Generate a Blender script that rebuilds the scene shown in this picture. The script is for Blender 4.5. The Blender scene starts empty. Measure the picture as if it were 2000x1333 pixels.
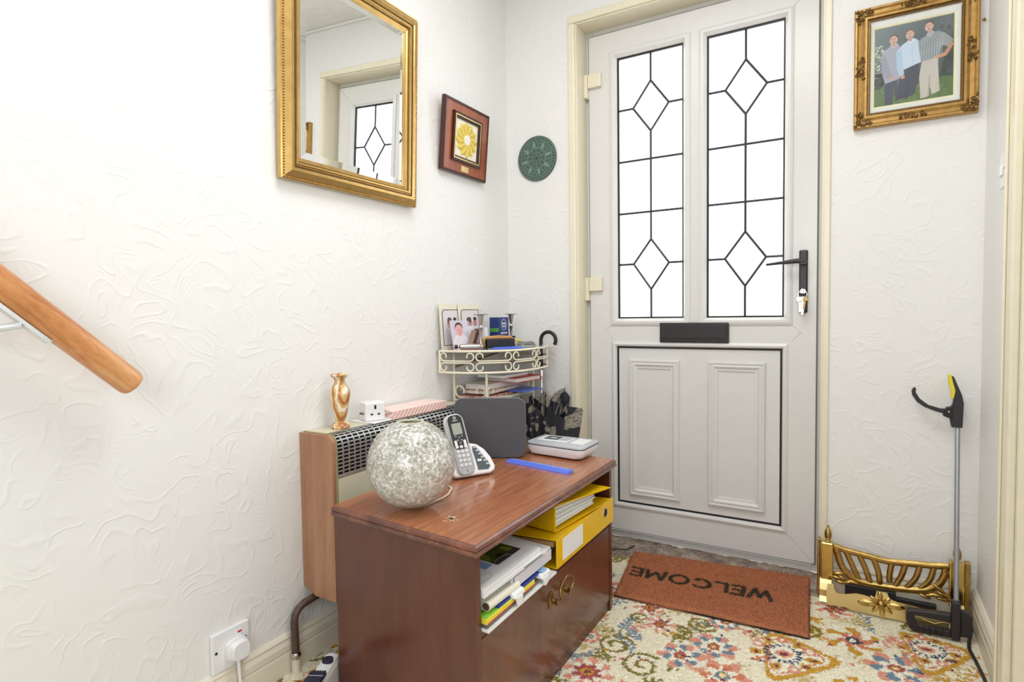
import bpy, bmesh, math, random
import numpy as np
from mathutils import Vector, Matrix
from math import sin, cos, pi, radians

random.seed(7)
rng = np.random.default_rng(11)
SC = bpy.context.scene
COL = SC.collection

# ---------------------------------------------------------------- camera
def setup_camera():
    yaw, pitch, roll, f = .5343, -.0442, -.0135, 1150.75
    F = Vector((-sin(yaw)*cos(pitch), cos(yaw)*cos(pitch), sin(pitch)))
    R = Vector((cos(yaw), sin(yaw), 0)); U = R.cross(F)
    c, s = cos(roll), sin(roll)
    R2 = R*c + U*s; U2 = R*(-s) + U*c
    m = Matrix(((R2.x, U2.x, -F.x, 1.3465), (R2.y, U2.y, -F.y, -2.2561), (R2.z, U2.z, -F.z, .975), (0, 0, 0, 1)))
    cd = bpy.data.cameras.new('camera'); co = bpy.data.objects.new('camera', cd); COL.objects.link(co)
    co.matrix_world = m
    cd.sensor_width = 36; cd.sensor_fit = 'HORIZONTAL'; cd.lens = f*36/2000
    cd.clip_start = .02; cd.clip_end = 100
    SC.camera = co
setup_camera()

# ---------------------------------------------------------------- world, lights, exposure
w = bpy.data.worlds.new('world'); SC.world = w; w.use_nodes = True
wn = w.node_tree.nodes; wn['Background'].inputs[0].default_value = (.96, .98, 1, 1)
wn['Background'].inputs[1].default_value = 2.6
SC.view_settings.view_transform = 'Standard'
SC.view_settings.look = 'None'
SC.view_settings.gamma = 1.0
SC.view_settings.use_curve_mapping = False
SC.view_settings.exposure = 0.12

def area(name, loc, target, size, energy, col=(1, 1, 1), size_y=None):
    d = bpy.data.lights.new(name, 'AREA'); d.energy = energy; d.size = size; d.color = col
    if size_y: d.shape = 'RECTANGLE'; d.size_y = size_y
    o = bpy.data.objects.new(name, d); COL.objects.link(o); o.location = loc
    o.rotation_euler = (Vector(target)-Vector(loc)).to_track_quat('-Z', 'Y').to_euler()
    return o
area('hall_fill_light', (.88, -1.2, 2.39), (.88, -1.15, 0), .8, 15, (.98, .985, 1))  # unseen area light under the ceiling, added to brighten the hall
area('bounced_flash', (1.3, -3.1, 1.45), (1.15, -.3, .9), 1.0, 18, (.91, .955, 1))
area('next_room_area_light', (2.9, -1.1, 1.5), (1.7, -1.2, 1.1), 1.0, 9, (.95, .98, 1))  # unseen area light in the next room; no window is modelled there

# ---------------------------------------------------------------- colour and material helpers
def lin(c):
    c = c/255.
    return c/12.92 if c <= .04045 else ((c+.055)/1.055)**2.4
def sr(r, g, b): return (lin(r), lin(g), lin(b), 1)

class N:
    """small node-tree helper"""
    def __init__(s, name):
        s.m = bpy.data.materials.new(name); s.m.use_nodes = True
        s.t = s.m.node_tree; s.n = s.t.nodes; s.p = s.n['Principled BSDF']; s.out = s.n['Material Output']
    def add(s, typ, **kw):
        n = s.n.new(typ)
        for k, v in kw.items():
            if k.startswith('i_'):
                key = k[2:]
                key = int(key) if key.isdigit() else key.replace('_', ' ')
                n.inputs[key].default_value = v
            else: setattr(n, k, v)
        return n
    def l(s, a, b): s.t.links.new(a, b)
    def co(s, scale=(1, 1, 1), rot=(0, 0, 0)):
        c = s.add('ShaderNodeTexCoord'); m = s.add('ShaderNodeMapping')
        m.inputs['Scale'].default_value = scale; m.inputs['Rotation'].default_value = rot
        s.l(c.outputs['Object'], m.inputs[0]); return m.outputs[0]
    def noise(s, vec, scale, detail=2, rough=.5, dist=0):
        n = s.add('ShaderNodeTexNoise'); n.inputs['Scale'].default_value = scale; n.inputs['Detail'].default_value = detail
        n.inputs['Roughness'].default_value = rough; n.inputs['Distortion'].default_value = dist
        s.l(vec, n.inputs['Vector']); return n.outputs['Fac']
    def math(s, op, a, b=None, c=None):
        n = s.add('ShaderNodeMath', operation=op)
        for i, v in enumerate((a, b, c)):
            if v is None: continue
            if isinstance(v, (int, float)): n.inputs[i].default_value = v
            else: s.l(v, n.inputs[i])
        return n.outputs[0]
    def ramp(s, fac, stops, interp='LINEAR'):
        r = s.add('ShaderNodeValToRGB'); r.color_ramp.interpolation = interp
        e = r.color_ramp.elements
        while len(e) < len(stops): e.new(.5)
        for i, (p, c) in enumerate(stops): e[i].position = p; e[i].color = c if len(c) == 4 else (*c, 1)
        s.l(fac, r.inputs[0]); return r.outputs[0]
    def bump(s, h, strength=.3, dist=.01):
        b = s.add('ShaderNodeBump'); b.inputs['Strength'].default_value = strength; b.inputs['Distance'].default_value = dist
        s.l(h, b.inputs['Height']); s.l(b.outputs[0], s.p.inputs['Normal']); return b
    def set(s, **kw):
        for k, v in kw.items(): s.p.inputs[k.replace('_', ' ')].default_value = v
        return s

def plain(name, col, rough=.5, metal=0, spec=.5, coat=0, var=.04, vs=30, bump=0, bs=200):
    k = N(name); k.set(Roughness=rough, Metallic=metal, Coat_Weight=coat)
    k.p.inputs['Specular IOR Level'].default_value = spec
    v = k.co(); n = k.noise(v, vs, 3)
    a = tuple(max(0, c*(1-var)) for c in col[:3])+(1,); b = tuple(min(1, c*(1+var)) for c in col[:3])+(1,)
    k.l(k.ramp(n, [(.3, a), (.7, b)]), k.p.inputs['Base Color'])
    if bump: k.bump(k.noise(v, bs, 2), bump, .002)
    return k.m

def vcol(name, rough=.6, spec=.4, bump=0, bs=400, coat=0):
    k = N(name); k.set(Roughness=rough, Coat_Weight=coat); k.p.inputs['Specular IOR Level'].default_value = spec
    a = k.add('ShaderNodeAttribute', attribute_name='Col'); k.l(a.outputs['Color'], k.p.inputs['Base Color'])
    if bump: k.bump(k.noise(k.co(), bs, 3), bump, .002)
    return k.m

def wood(name, c1, c2, c3, scale=(1, 1, 1), rough=.35, coat=0, grain=1.0, freq=30):
    k = N(name); k.set(Roughness=rough, Coat_Weight=coat, Coat_Roughness=.12)
    v = k.co(scale)
    n1 = k.noise(v, freq*.35, 4, .6, .6*grain); n2 = k.noise(v, freq*2.2, 5, .7, .2)
    f = k.math('ADD', k.math('MULTIPLY', n1, .7), k.math('MULTIPLY', n2, .3))
    k.l(k.ramp(f, [(.36, c1), (.5, c2), (.66, c3)]), k.p.inputs['Base Color'])
    k.bump(n2, .08, .001)
    return k.m

M = {}
def wallpaper():
    k = N('embossed_wallpaper'); k.set(Roughness=.55, Base_Color=sr(238, 237, 234))
    v = k.co()
    # intertwining embossed swirls: thin ridges along the level lines of a warped noise field
    wz = k.add('ShaderNodeTexNoise'); wz.inputs['Scale'].default_value = 7; wz.inputs['Detail'].default_value = 1; k.l(v, wz.inputs['Vector'])
    mx = k.add('ShaderNodeVectorMath', operation='MULTIPLY_ADD'); k.l(wz.outputs['Color'], mx.inputs[0]); mx.inputs[1].default_value = (.11, .11, .11); k.l(v, mx.inputs[2])
    vv = mx.outputs[0]
    def ridges(scale, mult, width):
        n = k.noise(vv, scale, 1, .4, .35)
        a = k.math('MULTIPLY', n, mult); fr = k.math('FRACT', a); d = k.math('ABSOLUTE', k.math('SUBTRACT', fr, .5))
        mr = k.add('ShaderNodeMapRange', interpolation_type='SMOOTHSTEP'); k.l(d, mr.inputs[0])
        mr.inputs[1].default_value = 0; mr.inputs[2].default_value = width; mr.inputs[3].default_value = 1; mr.inputs[4].default_value = 0
        return mr.outputs[0]
    r1 = ridges(10.5, 6, .2); r2 = ridges(8.5, 22, .5)
    m1 = k.ramp(k.noise(v, 12, 1), [(.38, (0, 0, 0)), (.52, (1, 1, 1))]); m2 = k.ramp(k.noise(v, 9, 1), [(.52, (0, 0, 0)), (.62, (1, 1, 1))])
    h = k.math('ADD', k.math('MULTIPLY', r1, m1), k.math('MULTIPLY', k.math('MULTIPLY', r2, m2), .35))
    h = k.math('ADD', h, k.math('MULTIPLY', k.noise(v, 120, 3), .18))
    k.bump(h, .23, .004)
    return k.m
M['wall'] = wallpaper()
M['ceiling'] = plain('ceiling_paint', sr(240, 239, 235), .7)
M['cream'] = plain('cream_gloss_paint', sr(236, 228, 204), .3, var=.02)
M['skirt'] = plain('aged_cream_gloss', sr(232, 224, 205), .32, var=.03, vs=9)
M['upvc'] = plain('white_upvc', sr(226, 225, 222), .28, var=.01)
M['upvc_d'] = plain('upvc_frame', sr(220, 219, 214), .35, var=.02)
M['gasket'] = plain('black_gasket', sr(18, 18, 18), .5)
M['lead'] = plain('lead_strip', sr(72, 72, 78), .45, .5)
M['blackm'] = plain('black_powder_coat', sr(42, 41, 43), .38, var=.08, bump=.1)
M['white'] = plain('white_plastic', sr(240, 240, 240), .3, var=.01)
M['steelw'] = plain('white_steel', sr(225, 228, 228), .25, .3)
M['chrome'] = plain('chrome', sr(205, 200, 198), .12, 1)
M['silver'] = plain('tarnished_silver', sr(190, 186, 182), .2, 1, var=.1, vs=200)
M['brass'] = plain('polished_brass', sr(212, 182, 112), .17, 1, var=.12, vs=25)
M['brassd'] = plain('aged_brass', sr(180, 148, 86), .27, 1, var=.2, vs=60)
M['brassb'] = plain('bright_brass_sheet', sr(232, 212, 152), .3, 1, var=.05, vs=12)
M['antique'] = plain('antique_brass', sr(150, 122, 78), .3, 1, var=.25, vs=300)
M['gold'] = plain('gilt_gold', sr(206, 170, 104), .27, .85, var=.1, vs=40)
M['goldd'] = plain('dark_gilt', sr(116, 86, 50), .35, .7, var=.2, vs=90)
M['goldo'] = plain('antique_gilt', sr(182, 144, 84), .34, .7, var=.16, vs=60)
M['orn'] = plain('ornament_gilt', sr(112, 84, 46), .35, .7, var=.45, vs=400)
M['glassm'] = plain('mirror_silver', (.92, .93, .92, 1), .0, 1, var=.0)
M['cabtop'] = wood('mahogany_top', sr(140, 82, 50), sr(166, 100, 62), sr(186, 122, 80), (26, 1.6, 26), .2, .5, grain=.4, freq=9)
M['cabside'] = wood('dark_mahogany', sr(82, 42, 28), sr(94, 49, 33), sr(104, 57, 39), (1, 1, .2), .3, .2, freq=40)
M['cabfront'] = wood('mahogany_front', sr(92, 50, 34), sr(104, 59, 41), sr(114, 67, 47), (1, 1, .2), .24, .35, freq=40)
M['cabedge'] = wood('mahogany_edge', sr(84, 42, 28), sr(112, 62, 42), sr(140, 84, 58), (3, 3, 3), .22, .4, freq=14)
M['teak'] = wood('teak_laminate', sr(150, 108, 80), sr(168, 122, 92), sr(184, 138, 106), (6, 6, .5), .4, 0, freq=14)
M['pine'] = wood('pine_rail', sr(176, 108, 58), sr(208, 142, 86), sr(226, 172, 120), (10, 1, 1), .34, .2, freq=22)
M['rosew'] = wood('rosewood', sr(128, 62, 36), sr(152, 78, 46), sr(170, 94, 58), (4, 4, 1), .3, .3, freq=18)
M['rosed'] = plain('dark_rosewood', sr(62, 28, 22), .25, var=.15)
M['heater'] = plain('heater_cream', sr(214, 208, 180), .4, var=.02)
M['grille'] = plain('grille_metal', sr(178, 178, 176), .3, .8)
M['void'] = plain('dark_void', sr(22, 21, 21), .8)
M['pipe'] = plain('brown_pipe_paint', sr(84, 64, 56), .45, var=.2, vs=60, bump=.3)
M['iron'] = plain('cream_wrought_iron', sr(240, 232, 208), .35, var=.04, vs=80)
M['shelfglass'] = plain('grey_glass_shelf', sr(150, 156, 150), .12)
M['router'] = plain('graphite_plastic', sr(74, 73, 78), .55, var=.04, bump=.15, bs=900)
M['lgrey'] = plain('light_grey_plastic', sr(176, 180, 184), .4)
M['black'] = plain('black_plastic', sr(28, 28, 30), .35)
M['screen'] = plain('lcd_screen', sr(158, 164, 150), .25)
M['blue'] = plain('blue_plastic', sr(88, 118, 226), .3, var=.03)
M['yellow'] = plain('yellow_board', sr(240, 192, 8), .32, var=.03, vs=14)
M['yellowd'] = plain('yellow_board_inside', sr(222, 166, 20), .5)
M['paper'] = plain('paper_edges', sr(232, 230, 226), .8, var=.1, vs=240)
M['paperw'] = plain('white_card', sr(240, 240, 240), .45, var=.015)
M['kraft'] = plain('kraft_card', sr(182, 140, 92), .7)
M['foot'] = plain('aluminium_tube', sr(168, 170, 176), .35, .6)
M['red'] = plain('red_cover', sr(206, 32, 42), .4)
M['navy'] = plain('navy_pad', sr(34, 36, 56), .55, bump=.2)
M['orange'] = plain('wood_varnish', sr(206, 150, 84), .35, var=.1)
M['pinkp'] = plain('pink_paper', sr(238, 150, 152), .6)
M['greyb'] = plain('grey_cable', sr(150, 150, 146), .45)
M['creamc'] = plain('cream_cable', sr(226, 214, 190), .45)
M['blackc'] = plain('black_cable', sr(30, 30, 36), .5)
M['yellowp'] = plain('yellow_plug', sr(232, 214, 40), .4)
M['vc'] = vcol('printed_colours', .5)
M['vcgloss'] = vcol('glossy_photo', .25, .5, coat=.4)

def glass_mat():
    k = N('clear_pane_glass'); k.n.remove(k.p)
    lw = k.add('ShaderNodeLayerWeight', i_Blend=.5); f5 = k.math('ADD', k.math('MULTIPLY', k.math('POWER', lw.outputs['Facing'], 5.), .9), .035); tr = k.add('ShaderNodeBsdfTransparent', i_0=(.985, .99, 1, 1)); gl = k.add('ShaderNodeBsdfGlossy', i_Roughness=.02)
    mx = k.add('ShaderNodeMixShader'); k.l(f5, mx.inputs[0]); k.l(tr.outputs[0], mx.inputs[1]); k.l(gl.outputs[0], mx.inputs[2]); k.l(mx.outputs[0], k.out.inputs[0])
    return k.m
M['glass'] = glass_mat()

def crackle():
    k = N('crackled_silvered_glass'); v = k.co()
    vo = k.add('ShaderNodeTexVoronoi', feature='DISTANCE_TO_EDGE', i_Scale=75.); k.l(v, vo.inputs['Vector'])
    vo2 = k.add('ShaderNodeTexVoronoi', feature='DISTANCE_TO_EDGE', i_Scale=170.); k.l(v, vo2.inputs['Vector'])
    e = k.ramp(vo.outputs[0], [(0, (1, 1, 1)), (.06, (0, 0, 0))]); e2 = k.ramp(vo2.outputs[0], [(0, (1, 1, 1)), (.05, (0, 0, 0))])
    lines = k.math('MAXIMUM', e, k.math('MULTIPLY', e2, .7))
    n = k.noise(v, 9, 4, .6); sp = k.noise(v, 170, 3, .7)
    k.l(k.ramp(k.math('ADD', k.math('MULTIPLY', sp, .7), k.math('MULTIPLY', n, .35)), [(.38, sr(160, 156, 142)), (.46, sr(226, 224, 214)), (.56, sr(252, 251, 246))]), k.p.inputs['Base Color'])
    k.set(Roughness=.22, Coat_Weight=.6, Coat_Roughness=.03)
    k.p.inputs['Specular IOR Level'].default_value = .8
    metal = k.ramp(k.noise(v, 60, 3, .7), [(.40, (.7, .7, .7)), (.52, (0, 0, 0))]); k.l(metal, k.p.inputs['Metallic'])
    tr = k.add('ShaderNodeBsdfTransparent', i_0=(.93, .93, .88, 1)); mx = k.add('ShaderNodeMixShader')
    f = k.ramp(k.noise(v, 110, 2), [(.42, (.25, .25, .25)), (.62, (.9, .9, .9))]); f = k.math('MAXIMUM', f, lines)
    k.l(f, mx.inputs[0]); k.l(tr.outputs[0], mx.inputs[1]); k.l(k.p.outputs[0], mx.inputs[2]); k.l(mx.outputs[0], k.out.inputs[0])
    k.bump(k.math('ADD', lines, k.math('MULTIPLY', sp, .8)), .6, .002)
    return k.m
M['crackle'] = crackle()

def onyx():
    k = N('banded_onyx'); v = k.co((1, 1, .55), (.2, .45, 0))
    wv = k.add('ShaderNodeTexWave', i_Scale=14., i_Distortion=9., i_Detail=3.); wv.inputs['Detail Scale'].default_value = 1.4; k.l(v, wv.inputs[0])
    k.l(k.ramp(wv.outputs['Fac'], [(0, sr(172, 104, 58)), (.25, sr(206, 156, 92)), (.55, sr(222, 190, 130)), (.8, sr(214, 168, 96)), (.97, sr(246, 236, 220))]), k.p.inputs['Base Color'])
    k.set(Roughness=.2, Coat_Weight=.4); return k.m
M['onyx'] = onyx()

def striped():
    k = N('pink_striped_paper'); v = k.co((1, 1, 1), (0, 0, 0))
    sx = k.add('ShaderNodeSeparateXYZ'); k.l(v, sx.inputs[0])
    s = k.math('ADD', k.math('ADD', k.math('MULTIPLY', sx.outputs[1], 58.), k.math('MULTIPLY', sx.outputs[2], -58.)), k.math('MULTIPLY', sx.outputs[0], 40.))
    fr = k.math('FRACT', s); k.l(k.ramp(fr, [(0, sr(240, 176, 162)), (.48, sr(240, 176, 162)), (.52, sr(250, 236, 230)), (1, sr(250, 236, 230))]), k.p.inputs['Base Color'])
    k.set(Roughness=.5); return k.m
M['stripe'] = striped()

def umbrella_fabric():
    k = N('floral_umbrella_fabric'); v = k.co()
    m = k.noise(v, 15, 2, .5, .3); mask = k.ramp(m, [(.50, (0, 0, 0)), (.515, (1, 1, 1))])
    n = k.noise(v, 34, 2, .5, 2.2); fr = k.math('FRACT', k.math('MULTIPLY', n, 12.))
    ln = k.ramp(fr, [(0, (0, 0, 0)), (.36, (0, 0, 0)), (.46, (1, 1, 1)), (.9, (1, 1, 1)), (1, (0, 0, 0))])
    f = k.math('MULTIPLY', mask, ln)
    k.l(k.ramp(f, [(0, sr(44, 44, 52)), (1, sr(186, 178, 158))]), k.p.inputs['Base Color'])
    k.set(Roughness=.75); k.bump(k.noise(v, 500, 1), .1, .001); return k.m
M['umb'] = umbrella_fabric()

def stone():
    k = N('rough_concrete'); v = k.co()
    n = k.noise(v, 22, 6, .65); n2 = k.noise(v, 120, 4, .7)
    k.l(k.ramp(k.math('ADD', k.math('MULTIPLY', n, .6), k.math('MULTIPLY', n2, .4)), [(.35, sr(92, 78, 72)), (.5, sr(150, 132, 120)), (.62, sr(190, 176, 160))]), k.p.inputs['Base Color'])
    k.set(Roughness=.9); k.bump(n2, .7, .006); return k.m
M['stone'] = stone()

def floral(name, base, a, b, scale):
    k = N(name); v = k.co(); n = k.noise(v, scale, 3, .6, .8)
    k.l(k.ramp(n, [(.38, a), (.45, base), (.55, base), (.62, b)]), k.p.inputs['Base Color']); k.set(Roughness=.5); return k.m
M['mag'] = floral('pink_black_print', sr(232, 176, 160), sr(40, 34, 36), sr(120, 70, 66), 34)

# ---------------------------------------------------------------- geometry helpers
class MB:
    def __init__(s): s.v = []; s.f = []
    def add(s, vs, fs):
        o = len(s.v); s.v += [tuple(p) for p in vs]; s.f += [tuple(i+o for i in f) for f in fs]; return s
    def box(s, a, b, M4=None):
        (x0, y0, z0), (x1, y1, z1) = a, b
        vs = [Vector(p) for p in ((x0, y0, z0), (x1, y0, z0), (x1, y1, z0), (x0, y1, z0), (x0, y0, z1), (x1, y0, z1), (x1, y1, z1), (x0, y1, z1))]
        if M4 is not None: vs = [M4 @ p for p in vs]
        return s.add(vs, [(0, 3, 2, 1), (4, 5, 6, 7), (0, 1, 5, 4), (1, 2, 6, 5), (2, 3, 7, 6), (3, 0, 4, 7)])
    def hexa(s, bot, top):
        vs = list(bot)+list(top)
        return s.add(vs, [(0, 3, 2, 1), (4, 5, 6, 7), (0, 1, 5, 4), (1, 2, 6, 5), (2, 3, 7, 6), (3, 0, 4, 7)])
    def prism(s, pts, n, ex):
        """polygon pts (3d list) extruded by vector ex"""
        k = len(pts); ex = Vector(ex); a = [Vector(p) for p in pts]; b = [p+ex for p in a]
        return s.add(a+b, [tuple(range(k))[::-1], tuple(range(k, 2*k))]+[(i, (i+1) % k, k+(i+1) % k, k+i) for i in range(k)])
    def tube(s, pts, r, seg=8, close=False, cap=True, flat=None):
        P = [Vector(p) for p in pts]; n = len(P); rs = r if isinstance(r, (list, tuple)) else [r]*n
        o = len(s.v); up = None
        for i, p in enumerate(P):
            if close: t = P[(i+1) % n]-P[i-1]
            else: t = P[min(i+1, n-1)]-P[max(i-1, 0)]
            t.normalize()
            if up is None:
                up = Vector((0, 0, 1)) if abs(t.z) < .9 else Vector((1, 0, 0))
            u = (up - t*up.dot(t))
            if u.length < 1e-6: u = t.orthogonal()
            u.normalize(); up = u; w_ = t.cross(u)
            for j in range(seg):
                a = 2*pi*j/seg; s.v.append(tuple(p+(u*cos(a)+w_*sin(a))*rs[i]))
        for i in range(n if close else n-1):
            for j in range(seg):
                a = o+i*seg+j; b = o+i*seg+(j+1) % seg; i2 = (i+1) % n
                s.f.append((a, b, o+i2*seg+(j+1) % seg, o+i2*seg+j))
        if cap and not close:
            s.f.append(tuple(o+j for j in range(seg))[::-1]); s.f.append(tuple(o+(n-1)*seg+j for j in range(seg)))
        return s
    def lathe(s, prof, seg=24, loc=(0, 0, 0), axis='z', cap=True):
        o = len(s.v); n = len(prof)
        for r, z in prof:
            for j in range(seg):
                a = 2*pi*j/seg; p = (r*cos(a), r*sin(a), z)
                if axis == 'y': p = (p[0], p[2], p[1])
                if axis == 'x': p = (p[2], p[0], p[1])
                s.v.append((p[0]+loc[0], p[1]+loc[1], p[2]+loc[2]))
        for i in range(n-1):
            for j in range(seg):
                s.f.append((o+i*seg+j, o+i*seg+(j+1) % seg, o+(i+1)*seg+(j+1) % seg, o+(i+1)*seg+j))
        if cap:
            s.f.append(tuple(o+j for j in range(seg))[::-1]); s.f.append(tuple(o+(n-1)*seg+j for j in range(seg)))
        return s
    def ball(s, c, r, seg=12, rings=8, M4=None):
        if not isinstance(r, (tuple, list)): r = (r, r, r)
        o = len(s.v)
        for i in range(rings+1):
            t = pi*i/rings
            for j in range(seg):
                a = 2*pi*j/seg
                p = Vector((r[0]*sin(t)*cos(a), r[1]*sin(t)*sin(a), r[2]*cos(t)))
                if M4 is not None: p = M4 @ p
                s.v.append((p.x+c[0], p.y+c[1], p.z+c[2]))
        for i in range(rings):
            for j in range(seg):
                s.f.append((o+i*seg+j, o+(i+1)*seg+j, o+(i+1)*seg+(j+1) % seg, o+i*seg+(j+1) % seg))
        return s
    def map(s, fn): s.v = [tuple(fn(Vector(p))) for p in s.v]; return s
    def build(s, name, mat, parent=None, smooth=False, bevel=0, segs=2, solid=0):
        me = bpy.data.meshes.new(name); me.from_pydata(s.v, [], s.f)
        bm = bmesh.new(); bm.from_mesh(me); bmesh.ops.remove_doubles(bm, verts=bm.verts, dist=1e-6); bmesh.ops.recalc_face_normals(bm, faces=bm.faces); bm.to_mesh(me); bm.free()
        o = bpy.data.objects.new(name, me); COL.objects.link(o)
        if isinstance(mat, (list, tuple)):
            for m_ in mat: me.materials.append(M[m_])
        else: me.materials.append(M[mat])
        if parent is not None: o.parent = parent
        if smooth: me.shade_smooth()
        if bevel:
            md = o.modifiers.new('bevel', 'BEVEL'); md.width = bevel; md.segments = segs; md.limit_method = 'ANGLE'; md.angle_limit = radians(40)
        if solid:
            md = o.modifiers.new('solid', 'SOLIDIFY'); md.thickness = solid
        if smooth:
            try: me.set_sharp_from_angle(angle=radians(38))
            except Exception: pass
        return o

def thing(name, label, cat, loc=(0, 0, 0), rz=0, group=None, rot=None):
    o = bpy.data.objects.new(name, None); COL.objects.link(o); o.location = loc
    o.rotation_euler = rot if rot else (0, 0, rz); o.empty_display_size = .05
    o['label'] = label; o['category'] = cat
    if group: o['group'] = group
    return o
def tag(o, label, cat, group=None, kind=None):
    o['label'] = label; o['category'] = cat
    if group: o['group'] = group
    if kind: o['kind'] = kind
    return o
def struct(o, label=None, cat=None):
    o['kind'] = 'structure'
    if label: o['label'] = label; o['category'] = cat
    return o
def bx(name, a, b, mat, parent=None, bevel=0, smooth=False): return MB().box(a, b).build(name, mat, parent, smooth, bevel)

def rframe(mb, W0, W1, H0, H1, prof, plane='yz', sgn=1, base=0):
    """mitred rectangular moulding: profile points (inset, depth); plane 'yz' faces +x, 'xz' faces -y"""
    n = len(prof); o = len(mb.v)
    for (cx, cz) in ((0, 0), (1, 0), (1, 1), (0, 1)):
        for ins, d in prof:
            a = (W0+ins) if cx == 0 else (W1-ins); z = (H0+ins) if cz == 0 else (H1-ins)
            mb.v.append((base+d, a, z) if plane == 'yz' else (a, base-d, z))
    for k in range(4):
        for i in range(n):
            i2 = (i+1) % n; k2 = (k+1) % 4
            mb.f.append((o+k*n+i, o+k*n+i2, o+k2*n+i2, o+k2*n+i))
    return mb

def text_part(txt, size, M4, mat, parent, name='lettering', depth=.0004, bold=False):
    cu = bpy.data.curves.new(name, 'FONT'); cu.body = txt; cu.size = size; cu.extrude = depth; cu.align_x = 'CENTER'; cu.align_y = 'CENTER'; cu.resolution_u = 2
    if bold: cu.offset = size*.02
    to = bpy.data.objects.new(name, cu); COL.objects.link(to)
    dg = bpy.context.evaluated_depsgraph_get(); me = bpy.data.meshes.new_from_object(to.evaluated_get(dg)); me.name = name
    bpy.data.objects.remove(to); me.transform(M4); me.materials.clear(); me.materials.append(M[mat])
    o = bpy.data.objects.new(name, me); COL.objects.link(o); o.parent = parent; return o

# painted grids --------------------------------------------------------------
class Canvas:
    def __init__(s, w, h, res, bg):
        s.nx = max(2, int(round(w/res))+1); s.ny = max(2, int(round(h/res))+1); s.w = w; s.h = h
        xs = np.linspace(0, w, s.nx); ys = np.linspace(0, h, s.ny); s.X, s.Y = np.meshgrid(xs, ys)
        s.C = np.zeros((s.ny, s.nx, 3)); s.C[:] = [lin(c) for c in bg]
    def col(s, c): return np.array([lin(v) for v in c])
    def put(s, mask, c, a=1.0):
        s.C[mask] = s.C[mask]*(1-a) + s.col(c)*a
    def ell(s, cx, cy, rx, ry, c, rot=0, a=1.0):
        dx = s.X-cx; dy = s.Y-cy; u = dx*cos(rot)+dy*sin(rot); v = -dx*sin(rot)+dy*cos(rot)
        s.put((u/rx)**2+(v/ry)**2 < 1, c, a)
    def poly(s, pts, c, a=1.0):
        m = np.zeros(s.X.shape, bool); n = len(pts)
        for i in range(n):
            x1, y1 = pts[i]; x2, y2 = pts[(i+1) % n]
            cond = (y1 > s.Y) != (y2 > s.Y)
            xi = (x2-x1)*(s.Y-y1)/((y2-y1) or 1e-9)+x1
            m ^= cond & (s.X < xi)
        s.put(m, c, a)
    def rect(s, x0, y0, x1, y1, c, a=1.0): s.put((s.X >= x0) & (s.X <= x1) & (s.Y >= y0) & (s.Y <= y1), c, a)
    def line(s, pts, wd, c, a=1.0):
        for (x1, y1), (x2, y2) in zip(pts[:-1], pts[1:]):
            x0, xx = min(x1, x2)-wd, max(x1, x2)+wd; y0, yy = min(y1, y2)-wd, max(y1, y2)+wd
            sel = (s.X > x0) & (s.X < xx) & (s.Y > y0) & (s.Y < yy)
            if not sel.any(): continue
            px, py = s.X[sel], s.Y[sel]; dx, dy = x2-x1, y2-y1; L = dx*dx+dy*dy or 1e-12
            t = np.clip(((px-x1)*dx+(py-y1)*dy)/L, 0, 1); d = np.hypot(px-x1-t*dx, py-y1-t*dy)
            idx = np.where(sel); k = d < wd/2
            s.C[idx[0][k], idx[1][k]] = s.C[idx[0][k], idx[1][k]]*(1-a)+s.col(c)*a
    def mesh(s, name, mat, O, ux, uy, parent=None, H=None, nrm=None, smooth=True, skirt=None):
        O, ux, uy = np.array(O, float), np.array(ux, float), np.array(uy, float)
        P = O+s.X[..., None]*ux+s.Y[..., None]*uy
        if H is not None: P = P+H[..., None]*np.array(nrm, float)
        return s.mesh_from(name, mat, P, parent, smooth)
    def mesh_from(s, name, mat, P, parent=None, smooth=True):
        ny, nx = s.ny, s.nx
        me = bpy.data.meshes.new(name); me.vertices.add(nx*ny); me.vertices.foreach_set('co', P.reshape(-1).astype(np.float32))
        i = np.arange(nx*ny).reshape(ny, nx); q = np.stack([i[:-1, :-1], i[:-1, 1:], i[1:, 1:], i[1:, :-1]], -1).reshape(-1, 4)
        me.loops.add(q.size); me.loops.foreach_set('vertex_index', q.reshape(-1).astype(np.int32))
        me.polygons.add(len(q)); me.polygons.foreach_set('loop_start', (np.arange(len(q))*4).astype(np.int32))
        me.update(calc_edges=True)
        at = me.color_attributes.new('Col', 'FLOAT_COLOR', 'POINT'); cc = np.ones((nx*ny, 4), np.float32); cc[:, :3] = s.C.reshape(-1, 3)
        at.data.foreach_set('color', cc.reshape(-1)); me.materials.append(M[mat])
        if smooth: me.shade_smooth()
        o = bpy.data.objects.new(name, me); COL.objects.link(o)
        if parent is not None: o.parent = parent
        return o

def snoise(X, Y, f, seed):
    r = np.random.default_rng(seed); out = np.zeros_like(X)
    for _ in range(7):
        a = r.uniform(0, 2*pi); k = f*r.uniform(.6, 1.5); out += np.sin(k*(X*cos(a)+Y*sin(a))+r.uniform(0, 6.28))
    return out/7

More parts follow.
